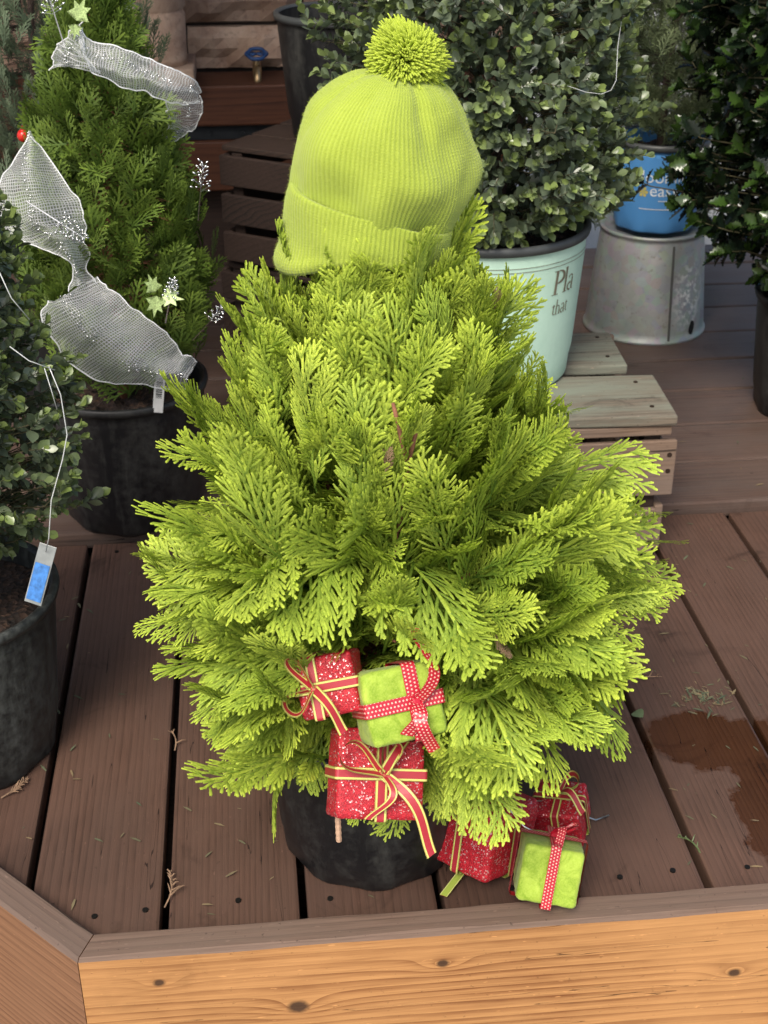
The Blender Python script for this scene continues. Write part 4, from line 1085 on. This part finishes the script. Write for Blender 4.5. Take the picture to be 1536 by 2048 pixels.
for bi, (ea, eb, bulge) in enumerate(BANDS):
    nu, nv = 60, 18; A = resample(ea, nu); B = resample(eb, nu); G = np.zeros((nu, nv, 3)); UVv = np.zeros((nu, nv, 2))
    cl = (A + B) / 2; du = np.concatenate([[0], np.cumsum(np.linalg.norm(np.diff(cl, axis=0), axis=1))]); wd = np.max(np.linalg.norm(A - B, axis=1))
    for j in range(nv):
        s = j / (nv - 1); G[:, j] = A * (1 - s) + B * s
        bl_ = bulge * math.sin(PI * s) + .010 * math.sin(3 * PI * s + bi)
        G[:, j, 1] -= bl_; G[:, j, 2] += bl_ * .35
        for i in range(nu): G[i, j] += np.array(mnoise.noise_vector(Vector((i * .09, s * 2, bi * 7)))) * .008 + np.array(mnoise.noise_vector(Vector((i * .3, s * 5, bi * 7 + 3)))) * .0035
        UVv[:, j, 0] = du; UVv[:, j, 1] = s * max(.11, wd)
    V = G.reshape(-1, 3) - np.array(RB); f = np.array([(i * nv + j, (i + 1) * nv + j, (i + 1) * nv + j + 1, i * nv + j + 1) for i in range(nu - 1) for j in range(nv - 1)])
    band = obj('band', np_mesh('band', V, f, None, [M['mesh']], True, UVv.reshape(-1, 2)), rib)
    mb = MB()
    for e in (0, nv - 1): mb.tube([Vector(q) - RB for q in G[:, e]], .0011, 5)
    mb.build('edge_cord', M['mesh_edge'] if 'mesh_edge' in M else M.setdefault('mesh_edge', plain('white_cord', (.78, .80, .80), .5)), band)
    pts = []; sz = []
    for q in range(int(du[-1] / .0032)):
        if mnoise.noise(Vector((q * .06, bi * 9, 0))) < -.12: continue
        i = min(nu - 1, int(q * .0032 / du[-1] * nu)); j = nv * .42 + rng.normal(0, .5)
        j = int(np.clip(j, 1, nv - 2)); pts.append(G[i, j] + np.array([rng.normal(0, .002), -.003, rng.normal(0, .002)])); sz.append(rng.uniform(.0012, .0024))
    if len(pts) > 6: tag(beads('sequins', pts, sz, M['silver'], band, RB), kind='stuff')

def berry_pick(label, p, d, L=.07, n=26, seed=0):
    g_ = random.Random(seed); t = thing('berry_pick', label, 'ornament', p, 'silver beaded picks in the arborvitae')
    d = Vector(d).normalized(); s1 = d.orthogonal().normalized(); s2 = d.cross(s1)
    mb = MB(); mb.tube([(-d * .04), d * L * .5, d * L], [.0012, .001, .0006], 5); pts = []; st = []
    for k in range(n):
        s = .25 + .75 * k / n; a = k * 2.4; r_ = L * .26 * (1.15 - s * .8) * g_.uniform(.7, 1.2)
        o_ = d * L * s; q = o_ + (s1 * math.cos(a) + s2 * math.sin(a)) * r_ + d * .006; mb.tube([o_, q], .0005, 4, cap=False); pts.append(tuple(q)); st.append(tuple((q - o_).normalized()))
    mb.build('stem', M['silver'], t); beads('berries', pts, [.0021] * n, M['silver'], t, (0, 0, 0), np.array(st))
for q in ((('silver beaded pick sticking out right of the arborvitae'), (-.085, 2.47, .715), (.15, -.2, 1), .075, 28), ('silver beaded pick lying on the left mesh band', (-.345, 2.345, .735), (.9, -.2, -.6), .075, 40),
          ('silver beaded pick above the glittery green leaves', (-.150, 2.375, .550), (.25, -.3, 1), .055, 30), ('silver beaded pick beside the tip of the lower ribbon', (-.09, 2.46, .475), (.7, -.2, .8), .06, 24),
          ('silver beaded pick at the top of the arborvitae', (-.30, 2.43, 1.03), (-.2, -.1, 1), .075, 34)):
    berry_pick(q[0], q[1], q[2], q[3], q[4], int(q[3] * 1000 + q[4]))
def ivy(label, spots):
    t = thing('glitter_leaves', label, 'ornament', spots[0][0])
    m = M.setdefault('glit', plain('glittery_pale_green', (.42, .55, .22), .4, .1, var=.5, scale=400))
    for p, d, s in spots:
        vs = [(0, 0, 0)]; ang = [(-.2, .25), (-.55, .2), (-.30, .5), (-.42, .85), (-.12, .72), (0, 1.2), (.12, .72), (.42, .85), (.30, .5), (.55, .2), (.2, .25)]
        d = Vector(d).normalized(); nrm = Vector((.2, -.8, .5)); x = d.cross(nrm).normalized(); zq = x.cross(d)
        V = [Vector((0, 0, 0))] + [x * a * s + d * b * s + zq * (.12 * s * abs(a)) for a, b in ang]
        V = [Vector(p) + q - Vector(spots[0][0]) for q in V] + [Vector(p) + q - Vector(spots[0][0]) - zq * .0008 for q in V]
        mb = MB(); n_ = len(ang); mb.add(V, [(0, i + 1, i + 2) for i in range(n_ - 1)] + [(n_ + 1, n_ + 1 + i + 2, n_ + 1 + i + 1) for i in range(n_ - 1)]); mb.build('leaf', m, t)
ivy('cluster of three glittery pale green leaves on the lower arborvitae', [((-.172, 2.372, .578), (-.3, 0, 1), .03), ((-.170, 2.368, .572), (-.2, -.2, -1), .034), ((-.160, 2.368, .570), (1, -.2, -.1), .034)])
ivy('pair of glittery pale green leaves at the top of the arborvitae', [((-.268, 2.42, 1.04), (.5, 0, 1), .035), ((-.27, 2.42, 1.035), (-.2, 0, -1), .022)])
bl_ = thing('red_bauble', 'small red bauble half hidden between juniper and arborvitae', 'ornament', (-.416, 2.66, .798))
mb = MB(); mb.lathe([(0, -.0125)] + [(.0125 * math.sin(q), -.0125 * math.cos(q)) for q in np.linspace(.2, 2.9, 10)] + [(.004, .0122), (.004, .018), (0, .018)], 20); mb.build('ball', plain('shiny_red', (.55, .02, .012), .2), bl_, smooth=True)
mb = MB(); mb.tube([(.0, 0, .019), (.003, 0, .026), (0, 0, .030), (-.003, 0, .026), (0, 0, .019)], .0007, 5); mb.build('hook', M['silver'], bl_)

# ------------------------------------------------------------------ gift boxes
def glitter_mat():
    t = NT('red_glitter'); p = t.objco()
    v = t.new('ShaderNodeTexVoronoi'); t.l(p, v.inputs['Vector']); v.inputs['Scale'].default_value = 520
    cr_ = t.xyz(v.outputs['Color'])
    n = t.noise(p, 40, 3, .6)
    c = t.mix(t.remap(cr_[0], .2, 1.0, 0, 1), (.36, .006, .016), (.62, .020, .035)); c = t.mix(t.remap(n, .5, .75, 0, .4), c, (.22, .002, .008))
    fl = t.math('GREATER_THAN', cr_[1], .90); c = t.mix(t.math('MULTIPLY', fl, .75), c, (.95, .55, .52))
    nb = t.bump(cr_[2], 1.0, .0012); nb = t.bump(v.outputs['Distance'], .6, .001, nb)
    return t.fin(c, t.math('SUBTRACT', .55, t.math('MULTIPLY', fl, .3)), nb, t.math('MULTIPLY', fl, .5), .5)
def velvet_mat():
    t = NT('lime_velvet_paper'); p = t.objco(); n = t.noise(p, 38, 5, .65, 1.5); f = t.noise(p, 420, 2, .6)
    c = t.mix(t.remap(n, .3, .7, 0, 1), (.17, .29, .012), (.42, .56, .07)); c = t.mix(t.remap(f, .4, .7, 0, .3), c, (.5, .62, .12))
    t.b.inputs['Sheen Weight'].default_value = .12
    return t.fin(c, .75, t.bump(n, .5, .002), spec=.3)
def ribbon_mats():
    t = NT('red_ribbon_green_edge'); y = t.xyz(t.uv())[1]; e = t.math('ABSOLUTE', t.math('SUBTRACT', y, .5))
    ln = t.math('MULTIPLY', t.math('GREATER_THAN', e, .30), t.math('LESS_THAN', e, .45))
    w_ = t.math('FRACT', t.math('MULTIPLY', t.xyz(t.uv())[0], 900)); c = t.mix(ln, (.38, .022, .035), (.60, .62, .16)); c = t.mix(t.math('GREATER_THAN', e, .46), c, (.30, .25, .05))
    a = t.fin(c, .45, t.bump(w_, .25, .0004), spec=.5)
    t = NT('lime_ribbon_back'); y = t.xyz(t.uv())[1]; e = t.math('ABSOLUTE', t.math('SUBTRACT', y, .5)); w_ = t.math('FRACT', t.math('MULTIPLY', t.xyz(t.uv())[0], 700))
    b_ = t.fin(t.mix(t.math('GREATER_THAN', e, .40), (.34, .44, .07), (.60, .62, .22)), .5, t.bump(w_, .3, .0004))
    t = NT('red_dotted_ribbon'); x = t.xyz(t.uv()); u = t.math('MULTIPLY', x[0], 1 / .0046); vv = t.math('MULTIPLY', x[1], 3.4)
    row = t.math('FLOOR', vv); uu = t.math('ADD', u, t.math('MULTIPLY', row, .5))
    dx = t.math('SUBTRACT', t.math('FRACT', uu), .5); dy = t.math('SUBTRACT', t.math('FRACT', vv), .5)
    d2 = t.math('ADD', t.math('MULTIPLY', dx, dx), t.math('MULTIPLY', dy, dy)); dt = t.math('LESS_THAN', d2, .055)
    c_ = t.fin(t.mix(dt, (.46, .012, .03), (.78, .50, .40)), .35, spec=.6)
    d_ = plain('red_satin', (.44, .010, .028), .32, var=.1)
    return a, b_, c_, d_
M['glitter'] = glitter_mat(); M['velvet'] = velvet_mat()
RS, RBK, RD, RSAT = ribbon_mats()

def soft_box(hx, hy, hz, r_, n=12, puff=.0, seed=0, wr=.0012):
    bm = bmesh.new(); bmesh.ops.create_cube(bm, size=2); bmesh.ops.subdivide_edges(bm, edges=bm.edges[:], cuts=n, use_grid_fill=True)
    H = Vector((hx, hy, hz))
    for v in bm.verts:
        c = v.co; p = Vector((c.x * hx, c.y * hy, c.z * hz))
        core = Vector([max(-H[i] + r_, min(H[i] - r_, p[i])) for i in range(3)]); dlt = p - core
        if dlt.length > 1e-9: p = core + dlt.normalized() * r_
        pf = (1 - abs(c.x) ** 2) * (1 - abs(c.y) ** 2) + (1 - abs(c.y) ** 2) * (1 - abs(c.z) ** 2) + (1 - abs(c.x) ** 2) * (1 - abs(c.z) ** 2)
        p = p * (1 + puff * pf) + Vector(mnoise.noise_vector(p * 45 + Vector((seed, seed * 2, 0)))) * wr + Vector(mnoise.noise_vector(p * 130 + Vector((seed, 0, 0)))) * wr * .6
        v.co = p
    return bm
def rrect(a, b, r_, k=5):
    pts = []
    for (cx, cy, s) in ((a - r_, b - r_, 0), (-a + r_, b - r_, 1), (-a + r_, -b + r_, 2), (a - r_, -b + r_, 3)):
        for i in range(k + 1):
            q = PI / 2 * (s + i / k); pts.append((cx + r_ * math.cos(q), cy + r_ * math.sin(q)))
    return pts + [pts[0]]
def gift(label, loc, half, rot, kind, ribw, group, bow=(), seed=0, tails=(), band_x=0.0, knot=True, bandface='-y', wires=(), folds=False, stem=None):
    g_ = thing('gift_box', label, 'gift box', loc, group); g_.rotation_euler = rot
    hx, hy, hz = half; r_ = min(half) * (.13 if folds else .22 if kind == 'velvet' else .16)
    bm = soft_box(hx, hy, hz, r_, 16, .010, seed, .0014)
    if folds:
        for v in bm.verts:      # folded wrapping: triangular flaps on the end face
            if v.co.y < -hy * .9:
                tri = -v.co.z / hz - abs(v.co.x) / hx          # triangular flap pointing up from the lower edge
                v.co.y -= .0022 * max(0, min(1, tri * 6 + .2)) + .0012 * max(0, min(1, (abs(v.co.x) / hx - abs(v.co.z) / hz) * 5))
    me = bpy.data.meshes.new('box'); bm.to_mesh(me); bm.free(); me.polygons.foreach_set('use_smooth', [True] * len(me.polygons)); me.materials.append(M['glitter'] if kind == 'glitter' else M['velvet'])
    obj('box', me, g_)
    mats = [RS, RBK] if kind == 'glitter' else [RD, RSAT]
    of = .0058 if folds else .0028
    lp = rrect(hy + of, hz + of, r_ * .8); mb = MB(); mb.strip([(band_x, y, z) for y, z in lp], [(1, 0, 0)] * len(lp), ribw); mb.build('ribbon_band', mats, g_)
    if bandface == '-y': lp = rrect(hx + of + .0006, hy + of + .0006, r_ * .8); mb = MB(); mb.strip([(x, y, 0) for x, y in lp], [(0, 0, 1)] * len(lp), ribw); mb.build('ribbon_band', mats, g_)
    else: lp = rrect(hx + of + .0006, hz + of + .0006, r_ * .8); mb = MB(); mb.strip([(x, 0, z) for x, z in lp], [(0, -1, 0)] * len(lp), ribw); mb.build('ribbon_band', mats, g_)
    # bow on the face: frame e1 (right), e2 (up), n (out)
    if bandface == '-y': e1, e2, n_, kn = Vector((1, 0, 0)), Vector((0, 0, 1)), Vector((0, -1, 0)), Vector((band_x, -hy - .004, 0))
    else: e1, e2, n_, kn = Vector((1, 0, 0)), Vector((0, 1, 0)), Vector((0, 0, 1)), Vector((band_x, 0, hz + .004))
    for (ang, ln, wd_, open_) in bow:
        dd = e1 * math.cos(R(ang)) + e2 * math.sin(R(ang)); pp = n_.cross(dd); path = []; wds = []
        for i in range(25):
            s = i / 24
            path.append(kn + dd * (ln * math.sin(PI * s) ** .8) + pp * (open_ * math.sin(2 * PI * s)) + n_ * (.006 + .016 * math.sin(PI * s))); wds.append(n_ * .75 + pp * .5 * (1 - 2 * s) + dd * .15)
        mb = MB(); mb.strip(path, wds, wd_); mb.build('bow_loop', mats, g_)
    for (ang, ln, wd_, wave) in tails:
        dd = e1 * math.cos(R(ang)) + e2 * math.sin(R(ang)); pp = n_.cross(dd); path = []; wds = []
        for i in range(17):
            s = i / 16; path.append(kn + dd * ln * s + pp * wave * math.sin(PI * s * 1.3) + n_ * (.005 + .010 * math.sin(PI * s) + .006 * math.sin(5 * s))); wds.append(pp + n_ * .35 * math.sin(3 * s))
        mb = MB(); mb.strip(path, wds, wd_); mb.build('ribbon_tail', mats, g_)
    if knot:
        bm = soft_box(ribw * .34, ribw * .34, ribw * .34, ribw * .2, 3, .05, seed); me = bpy.data.meshes.new('knot'); bm.to_mesh(me); bm.free(); me.materials.append(RSAT if kind == 'velvet' else plain('ribbon_knot_red', (.40, .10, .05), .5)); o = obj('knot', me, g_); o.location = kn + n_ * .003
    inv = g_.rotation_euler.to_matrix().inverted()
    for wpts in wires:
        mb = MB(); mb.tube([inv @ (Vector(q) - Vector(loc)) for q in wpts], .0014, 6); mb.build('wire_pick', M['steel'], g_, smooth=True)
    if stem:
        mb = MB(); pts = [Vector(stem[0]).lerp(Vector(stem[1]), i / 20) for i in range(21)]; mb.tube([inv @ (q - Vector(loc)) for q in pts], [.0034 + .0005 * (i % 2) for i in range(21)], 7); mb.build('wrapped_stem', plain('paper_wrapped_stem', (.50, .32, .21), .8), g_)
    return g_
GU = 'gift boxes hanging in the evergreen'; GL = 'gift boxes lying beside the pot'
gift('largest red glitter gift box with loose bow in front of the black pot', (.124, 1.300, .322), (.054, .030, .054), (R(-36), R(10), R(4)), 'glitter', .015, GU,
     bow=((152, .062, .015, .016), (78, .040, .014, .010)), tails=((-52, .115, .014, .008), (60, .06, .014, .004), (-96, .055, .010, .012)), seed=1, stem=((.076, 1.312, .30), (.077, 1.300, .216)))
gift('lime velvet gift box with red dotted ribbon hanging in the evergreen', (.150, 1.298, .428), (.046, .036, .044), (R(-34), R(-2), R(12)), 'velvet', .017, GU,
     bow=(), tails=((72, .085, .016, -.014), (-112, .040, .016, .004), (-84, .062, .015, -.006)), seed=2, band_x=.012)
gift('small red glitter gift box half hidden in the left evergreen fronds', (.073, 1.325, .443), (.036, .030, .036), (R(-30), R(-14), R(-8)), 'glitter', .013, GU,
     bow=((-150, .036, .013, .012), (115, .045, .013, .006)), tails=((-62, .062, .013, .006),), seed=3, band_x=-.014)
gift('large red glitter gift box lying on the deck right of the pot', (.297, 1.474, .064), (.055, .055, .052), (R(-6), R(16), R(40)), 'glitter', .014, GL,
     bow=((100, .04, .012, .010),), tails=((200, .05, .012, .01),), seed=4, bandface='z', wires=([(.30, 1.455, .155), (.345, 1.425, .105), (.372, 1.402, .100)],))
gift('small red glitter gift box on the deck behind the lime one', (.424, 1.522, .038), (.036, .036, .034), (R(10), R(-8), R(-24)), 'glitter', .012, GL,
     bow=((40, .034, .012, .012),), tails=((-30, .05, .012, .004),), seed=5, bandface='z', wires=([(.30, 1.458, .157), (.345, 1.475, .11), (.388, 1.508, .076)], [(.44, 1.535, .03), (.48, 1.53, .012), (.505, 1.545, .006)]))
gift('lime velvet gift box leaning on the front beam', (.370, 1.372, .076), (.041, .039, .039), (R(-24), R(8), R(-12)), 'velvet', .014, GL,
     bow=((10, .03, .004, .008),), tails=((-80, .035, .013, .004),), seed=6, bandface='z', folds=True)
mb = MB()   # loose ribbon end under the lower gifts
gl_ = thing('ribbon_scrap', 'green and red ribbon loop trailing on the deck left of the lower gifts', 'ribbon', (.26, 1.44, .0))
mb.strip([(.05, .06, .012), (.035, .035, .014), (.012, .012, .016), (-.010, -.012, .010), (-.030, -.034, .004)], [(1, -.8, .2)] * 5, .012, mi=(0, 1)); mb.build('strip', [RBK, RS], gl_)
mb = MB(); mb.strip([(.05 + .02 * math.sin(q), .02 - .03 * math.cos(q) * .6, .014 + .006 * math.sin(q * 2)) for q in np.linspace(0, 5.5, 18)], [(0, .2, 1)] * 18, .007, mi=(0, 1)); mb.build('loop', [RBK, RS], gl_)

# ------------------------------------------------------------------ plant tags and ties
M['clear'] = plain('cloudy_clear_plastic', (.22, .24, .24), .3, var=.3, spec=.6)
tg = thing('plant_tag', 'clear and blue plastic plant tag looped on the left boxwood', 'tag', (-.318, 1.690, .40))
tr = Euler((R(-20), R(14), R(-18))).to_matrix()
mb = MB(); mb.box((0, 0, 0), (.026, .0016, .090)); o = mb.build('plastic_sleeve', M['clear'], tg, bevel=.0006); o.rotation_euler = (R(-20), R(14), R(-18))
mb = MB(); mb.box((0, -.0016, -.012), (.022, .001, .056)); o = mb.build('blue_card', plain('blue_print', (.04, .18, .50), .4, var=.4, scale=120), tg); o.rotation_euler = (R(-20), R(14), R(-18))
mb = MB(); mb.tube([tr @ Vector((0, -.003, .035)), Vector((.024, -.030, .076)), Vector((.034, -.03, .134)), Vector((.056, -.03, .195)), Vector((.066, -.03, .231)), Vector((.064, -.03, .289)), Vector((.052, -.02, .325))], .0008, 6); mb.build('loop', plain('white_plastic_strap', (.55, .57, .57), .4), tg, smooth=True)
tg = thing('plant_tag', 'narrow white barcode tag stuck in the soil under the ribbon', 'tag', (-.190, 2.445, .325))
mb = MB(); mb.box((0, 0, .025), (.020, .001, .085)); o = mb.build('label_strip', plain('white_label', (.62, .62, .60), .5), tg); o.rotation_euler = (R(-12), R(8), 0)
mb = MB(); zz = .012
for k in range(14):
    hh = random.choice((.0009, .0016, .0024)); mb.box((0, -.0009, zz), (.012, .0006, hh)); zz += hh + random.choice((.0010, .0018))
o = tag(mb.build('barcode', plain('black_print', (.02, .02, .02), .5), tg), kind='stuff'); o.rotation_euler = (R(-12), R(8), 0)
M['tie'] = plain('white_tie_wire', (.50, .52, .51), .4)
ti = thing('tie_wire', 'thin white tie wire looping round the large boxwood', 'wire', (.60, 2.27, .93))
mb = MB(); mb.tube([Vector(q) - Vector((.60, 2.27, .93)) for q in ((.545, 2.285, .944), (.574, 2.270, .936), (.602, 2.276, .931), (.620, 2.282, .936), (.630, 2.292, .950), (.633, 2.306, .970), (.640, 2.335, .998), (.655, 2.38, 1.03))], .0006, 5); mb.build('strand', M['tie'], ti, smooth=True)
ti = thing('tie_wire', 'thin white tie wires crossing the small boxwood at left', 'wire', (-.28, 1.62, .76))
for pts in (((-.302, 1.615, .873), (-.291, 1.61, .841), (-.274, 1.62, .808)), ((-.302, 1.615, .776), (-.280, 1.61, .758), (-.251, 1.62, .740)), ((-.263, 1.615, .745), (-.257, 1.612, .713), (-.254, 1.615, .688))):
    mb = MB(); mb.tube([Vector(q) - Vector((-.28, 1.62, .76)) for q in pts], .0007, 5); mb.build('strand', M['tie'], ti, smooth=True)

# ------------------------------------------------------------------ printing on the pots
def wrap_pts(pts, cx, cy, z0, th0, rfun, base):
    """flat (u right, v up) in metres -> on the pot wall"""
    out = []
    for u, v_ in pts:
        r_ = rfun(z0 + v_); a = th0 + u / r_; out.append((cx + r_ * math.cos(a) - base[0], cy + r_ * math.sin(a) - base[1], z0 + v_ - base[2]))
    return out
def stroke_letters(strokes, parent, name, mat, **kw):
    mb = MB()
    for pts, ws in strokes:
        pts = [Vector((*p, 0)) for p in pts]; L_ = []; R_ = []
        n = len(pts)
        for i, p in enumerate(pts):
            d = (pts[min(i + 1, n - 1)] - pts[max(0, i - 1)]).normalized(); nn = Vector((-d.y, d.x, 0)); w_ = ws[i] if isinstance(ws, (list, tuple)) else ws
            L_.append((p + nn * w_ / 2)[:2]); R_.append((p - nn * w_ / 2)[:2])
        V = wrap_pts(L_ + R_, base=parent.location, **kw)
        mb.add(V, [(i, n + i, n + i + 1, i + 1) for i in range(n - 1)])
    o = mb.build(name, mat, parent)
    return o
def arc(cx, cy, rx, ry, a0, a1, n=12): return [(cx + rx * math.cos(R(a0 + (a1 - a0) * i / n)), cy + ry * math.sin(R(a0 + (a1 - a0) * i / n))) for i in range(n + 1)]
def serif(x, y, w_, t=.03): return ([(x - w_ / 2, y), (x + w_ / 2, y)], t)
def glyph(ch):
    if ch == 'P': return [([(.15, 0), (.15, 1)], .13), (arc(.22, .74, .36, .26, 90, -90), [.04] + [.05 + .09 * math.sin(PI * i / 11) for i in range(11)] + [.04]), serif(.15, .015, .36), serif(.12, .985, .30)], .62
    if ch == 'l': return [([(.12, 0), (.12, 1.05)], .11), serif(.12, .015, .26), ([(.02, 1.0), (.12, 1.05)], .04)], .26
    if ch == 'a': return [([(.36, .02), (.36, .5)], .10), (arc(.22, .48, .15, .16, 10, 160), .05), (arc(.2, .17, .16, .15, 70, 290), .075), ([(.36, .04), (.45, .02)], .05)], .47
    if ch == 't': return [([(.14, .72), (.14, .12), (.2, .03), (.30, .06)], [.09, .09, .07, .03]), ([(.0, .60), (.30, .60)], .04)], .32
    if ch == 'h': return [([(.10, 0), (.10, 1.02)], .09), (arc(.25, .42, .15, .18, 170, 0), .06), ([(.40, .42), (.40, 0)], .09), serif(.1, .012, .22), serif(.4, .012, .22)], .52
    return [], .3
def serif_text(txt, size, parent, mat, name, **kw):
    u = 0; S_ = []
    for ch in txt:
        st, ad = glyph(ch)
        for pts, ws in st: S_.append(([((x + u) * size + y * size * .06, y * size) for x, y in pts], [q * size for q in ws] if isinstance(ws, (list, tuple)) else ws * size))
        u += ad
    return stroke_letters(S_, parent, name, mat, **kw)
M['ink_brown'] = plain('brown_grey_ink', (.17, .15, .10), .6)
rmint = lambda z_: .178 + (.2 - .178) * (z_ - .332) / .31 + .0012
serif_text('Pla', .048, P_mint, M['ink_brown'], 'printed_word', cx=.465, cy=2.56, z0=.535, th0=R(-58), rfun=rmint)
serif_text('that', .030, P_mint, M['ink_brown'], 'printed_word', cx=.465, cy=2.56, z0=.493, th0=R(-57), rfun=rmint)
mb = MB(); 
for zz in (.580, .572):
    vs = wrap_pts([(q, 0) for q in np.linspace(-.45, .3, 60)] + [(q, .0012) for q in np.linspace(-.45, .3, 60)], .465, 2.56, zz + .02, R(-75), rmint, P_mint.location); mb.add(vs, [(i, i + 1, 60 + i + 1, 60 + i) for i in range(59)])
mb.build('printed_line', M['ink_brown'], P_mint)
def font_word(txt, size, parent, mat, name, cx, cy, z0, th0, rfun):
    cu = bpy.data.curves.new('word', 'FONT'); cu.body = txt; cu.size = size; cu.resolution_u = 3; to = bpy.data.objects.new('word', cu); COL.objects.link(to)
    dg = bpy.context.evaluated_depsgraph_get(); me = bpy.data.meshes.new_from_object(to.evaluated_get(dg)); bpy.data.objects.remove(to)
    bm = bmesh.new(); bm.from_mesh(me); bmesh.ops.triangulate(bm, faces=bm.faces); bmesh.ops.subdivide_edges(bm, edges=[e for e in bm.edges if e.calc_length() > size * .2], cuts=2); bm.to_mesh(me); bm.free()
    pts = wrap_pts([(v.co.x, v.co.y) for v in me.vertices], cx, cy, z0, th0, rfun, parent.location)
    for v, p in zip(me.vertices, pts): v.co = p
    me.materials.clear(); me.materials.append(mat); return obj(name, me, parent)
M['ink_white'] = plain('white_ink', (.70, .76, .80), .5)
rblue = lambda z_: .112 + (.126 - .112) * (z_ - .317) / .24 + .0014
font_word('bloomin', .046, P_blue, M['ink_white'], 'printed_word', 1.115, 3.56, .458, R(-138), rblue)
font_word('easy', .046, P_blue, M['ink_white'], 'printed_word', 1.115, 3.56, .422, R(-116), rblue)
mb = MB()
for k in range(6):
    a = k * PI / 3; mb.add(wrap_pts([(.0, .0), (.012 * math.cos(a - .4), .012 * math.sin(a - .4)), (.015 * math.cos(a), .015 * math.sin(a)), (.012 * math.cos(a + .4), .012 * math.sin(a + .4))], 1.115, 3.56, .432, R(-124), rblue, P_blue.location), [(0, 1, 2, 3)])
mb.build('printed_flower', plain('yellow_ink', (.55, .48, .12), .5), P_blue)
for zz, u0, u1 in ((.408, .05, .10), (.385, .0, .10)):
    mb = MB(); mb.add(wrap_pts([(q, 0) for q in np.linspace(u0, u1, 12)] + [(q, .0022) for q in np.linspace(u0, u1, 12)], 1.115, 3.56, zz, R(-128), rblue, P_blue.location), [(i, i + 1, 13 + i, 12 + i) for i in range(11)]); mb.build('printed_line', M['ink_white'], P_blue)

# ------------------------------------------------------------------ litter on the deck
def sprig(name, label, p, ang, L_, mat, seed, n=9, group='dry sprigs on the deck'):
    g_ = random.Random(seed); t = thing(name, label, 'sprig', p, group); mb = MB(); pts = []
    for i in range(6): s = i / 5; pts.append(Vector((math.cos(ang + .5 * s) * L_ * s, math.sin(ang + .5 * s) * L_ * s, .002 + .006 * math.sin(PI * s))))
    mb.tube(pts, [.0014, .0013, .0012, .001, .0008, .0005], 5); mb.build('stalk', mat, t)
    mb = MB()
    for k in range(n):
        s = .25 + .75 * k / n; i = min(4, int(s * 5)); q = pts[i].lerp(pts[i + 1], s * 5 - i); a = ang + .5 * s + (1 if k % 2 else -1) * g_.uniform(.5, 1.0); l_ = L_ * .32 * g_.uniform(.6, 1.1) * (1.2 - s)
        e = q + Vector((math.cos(a) * l_, math.sin(a) * l_, g_.uniform(-.001, .008))); mb.tube([q, q.lerp(e, .6) + Vector((0, 0, .002)), e], [.0012, .0011, .0004], 4)
    tag(mb.build('leaflets', mat, t), kind='stuff')
sprig('dry_sprig', 'dry brown sprig lying against the front beam over a board gap', (-.163, 1.425, .001), R(60), .075, M['dry'], 1, 12)
sprig('dry_sprig', 'curled dry twig over the gap left of the evergreen', (-.160, 1.775, .001), R(75), .055, M['dry'], 2, 3)
sprig('dry_sprig', 'tangled dry sprig beside the scuffed pot at the left edge', (-.425, 1.685, .001), R(20), .055, M['dry'], 3, 16)
sprig('dry_sprig', 'dry twig on the right boards near the needle pile', (.640, 1.895, .001), R(-30), .05, M['dry'], 5, 3)
sprig('green_sprig', 'small green sprig growing from the gap near the front beam at right', (.622, 1.455, -.004), R(95), .05, leafmat('seedling_green', (.20, .26, .11), (.12, .16, .07)), 4, 7, None)
lf = leaf(6, ell(.36), .3, .2)
o = obj('fallen_leaf', np_mesh('fallen_leaf', lf[0] * .03, lf[1], lf[2] + .6, [leafmat('fallen_leaf_green', (.20, .27, .15), (.15, .20, .12))], True)); o.location = (.612, 1.795, .006); o.rotation_euler = (R(30), R(20), R(200)); tag(o, 'pale green fallen leaf standing in a board gap right of the evergreen', 'leaf')
NE = (np.array([(-.06, 0, 0), (.06, 0, 0), (.10, .5, .03), (-.10, .5, .03), (0, 1, 0)], float), np.array([(0, 1, 2), (0, 2, 3), (3, 2, 4)], dtype=np.int32), np.zeros(5))
k = 260; g_ = np.random.default_rng(77)
LPp = np.concatenate([np.stack([.745 + g_.normal(0, .032, 90), 1.83 + g_.normal(0, .016, 90), np.full(90, .0035)], -1), np.stack([g_.uniform(-.5, 1.0, 220), g_.uniform(1.40, 2.44, 220), np.full(220, .003)], -1), np.stack([g_.uniform(.5, 1.6, 60), g_.uniform(2.5, 3.8, 60), np.full(60, .0245)], -1)])
gap_ok = ((LPp[:, 0] - .031) % .194 > .012) | (LPp[:, 2] > .01); LPp = LPp[gap_ok & (LPp[:, 0] + LPp[:, 1] > 1.14)]; k = len(LPp)
an = g_.uniform(0, 2 * PI, k); Tn = frames(LPp, np.stack([np.cos(an), np.sin(an), g_.normal(0, .08, k)], -1), np.tile([0, 0, 1.0], (k, 1)), g_.uniform(.005, .022, k))
v, f, t = join([NE], np.zeros(k, int), Tn); t = np.repeat(g_.uniform(0, 1, k), 5)
lm = leafmat('needle_litter', (.30, .21, .13), (.10, .13, .09), .8, .1, .2)
tag(obj('needle_litter', np_mesh('needle_litter', v, f, t, [lm])), 'scattered dry needles and scraps on the deck boards', None, kind='stuff')
dn = plain('dark_screw', (.02, .018, .016), .5, .6)
for (sx, sy) in ((-.26, 1.42), (-.19, 1.425), (-.06, 1.43), (.07, 1.42), (.33, 1.415), (.39, 1.42), (.49, 1.42), (.57, 1.425), (.68, 1.42), (.75, 1.43), (-.3, 2.44), (-.22, 2.44), (.68, 2.43), (.76, 2.43)):
    mb = MB(); mb.tube([(0, 0, -.002), (0, 0, .0022)], .0042, 10); mb.build('screw_head', dn, deck, (sx, sy, 0))
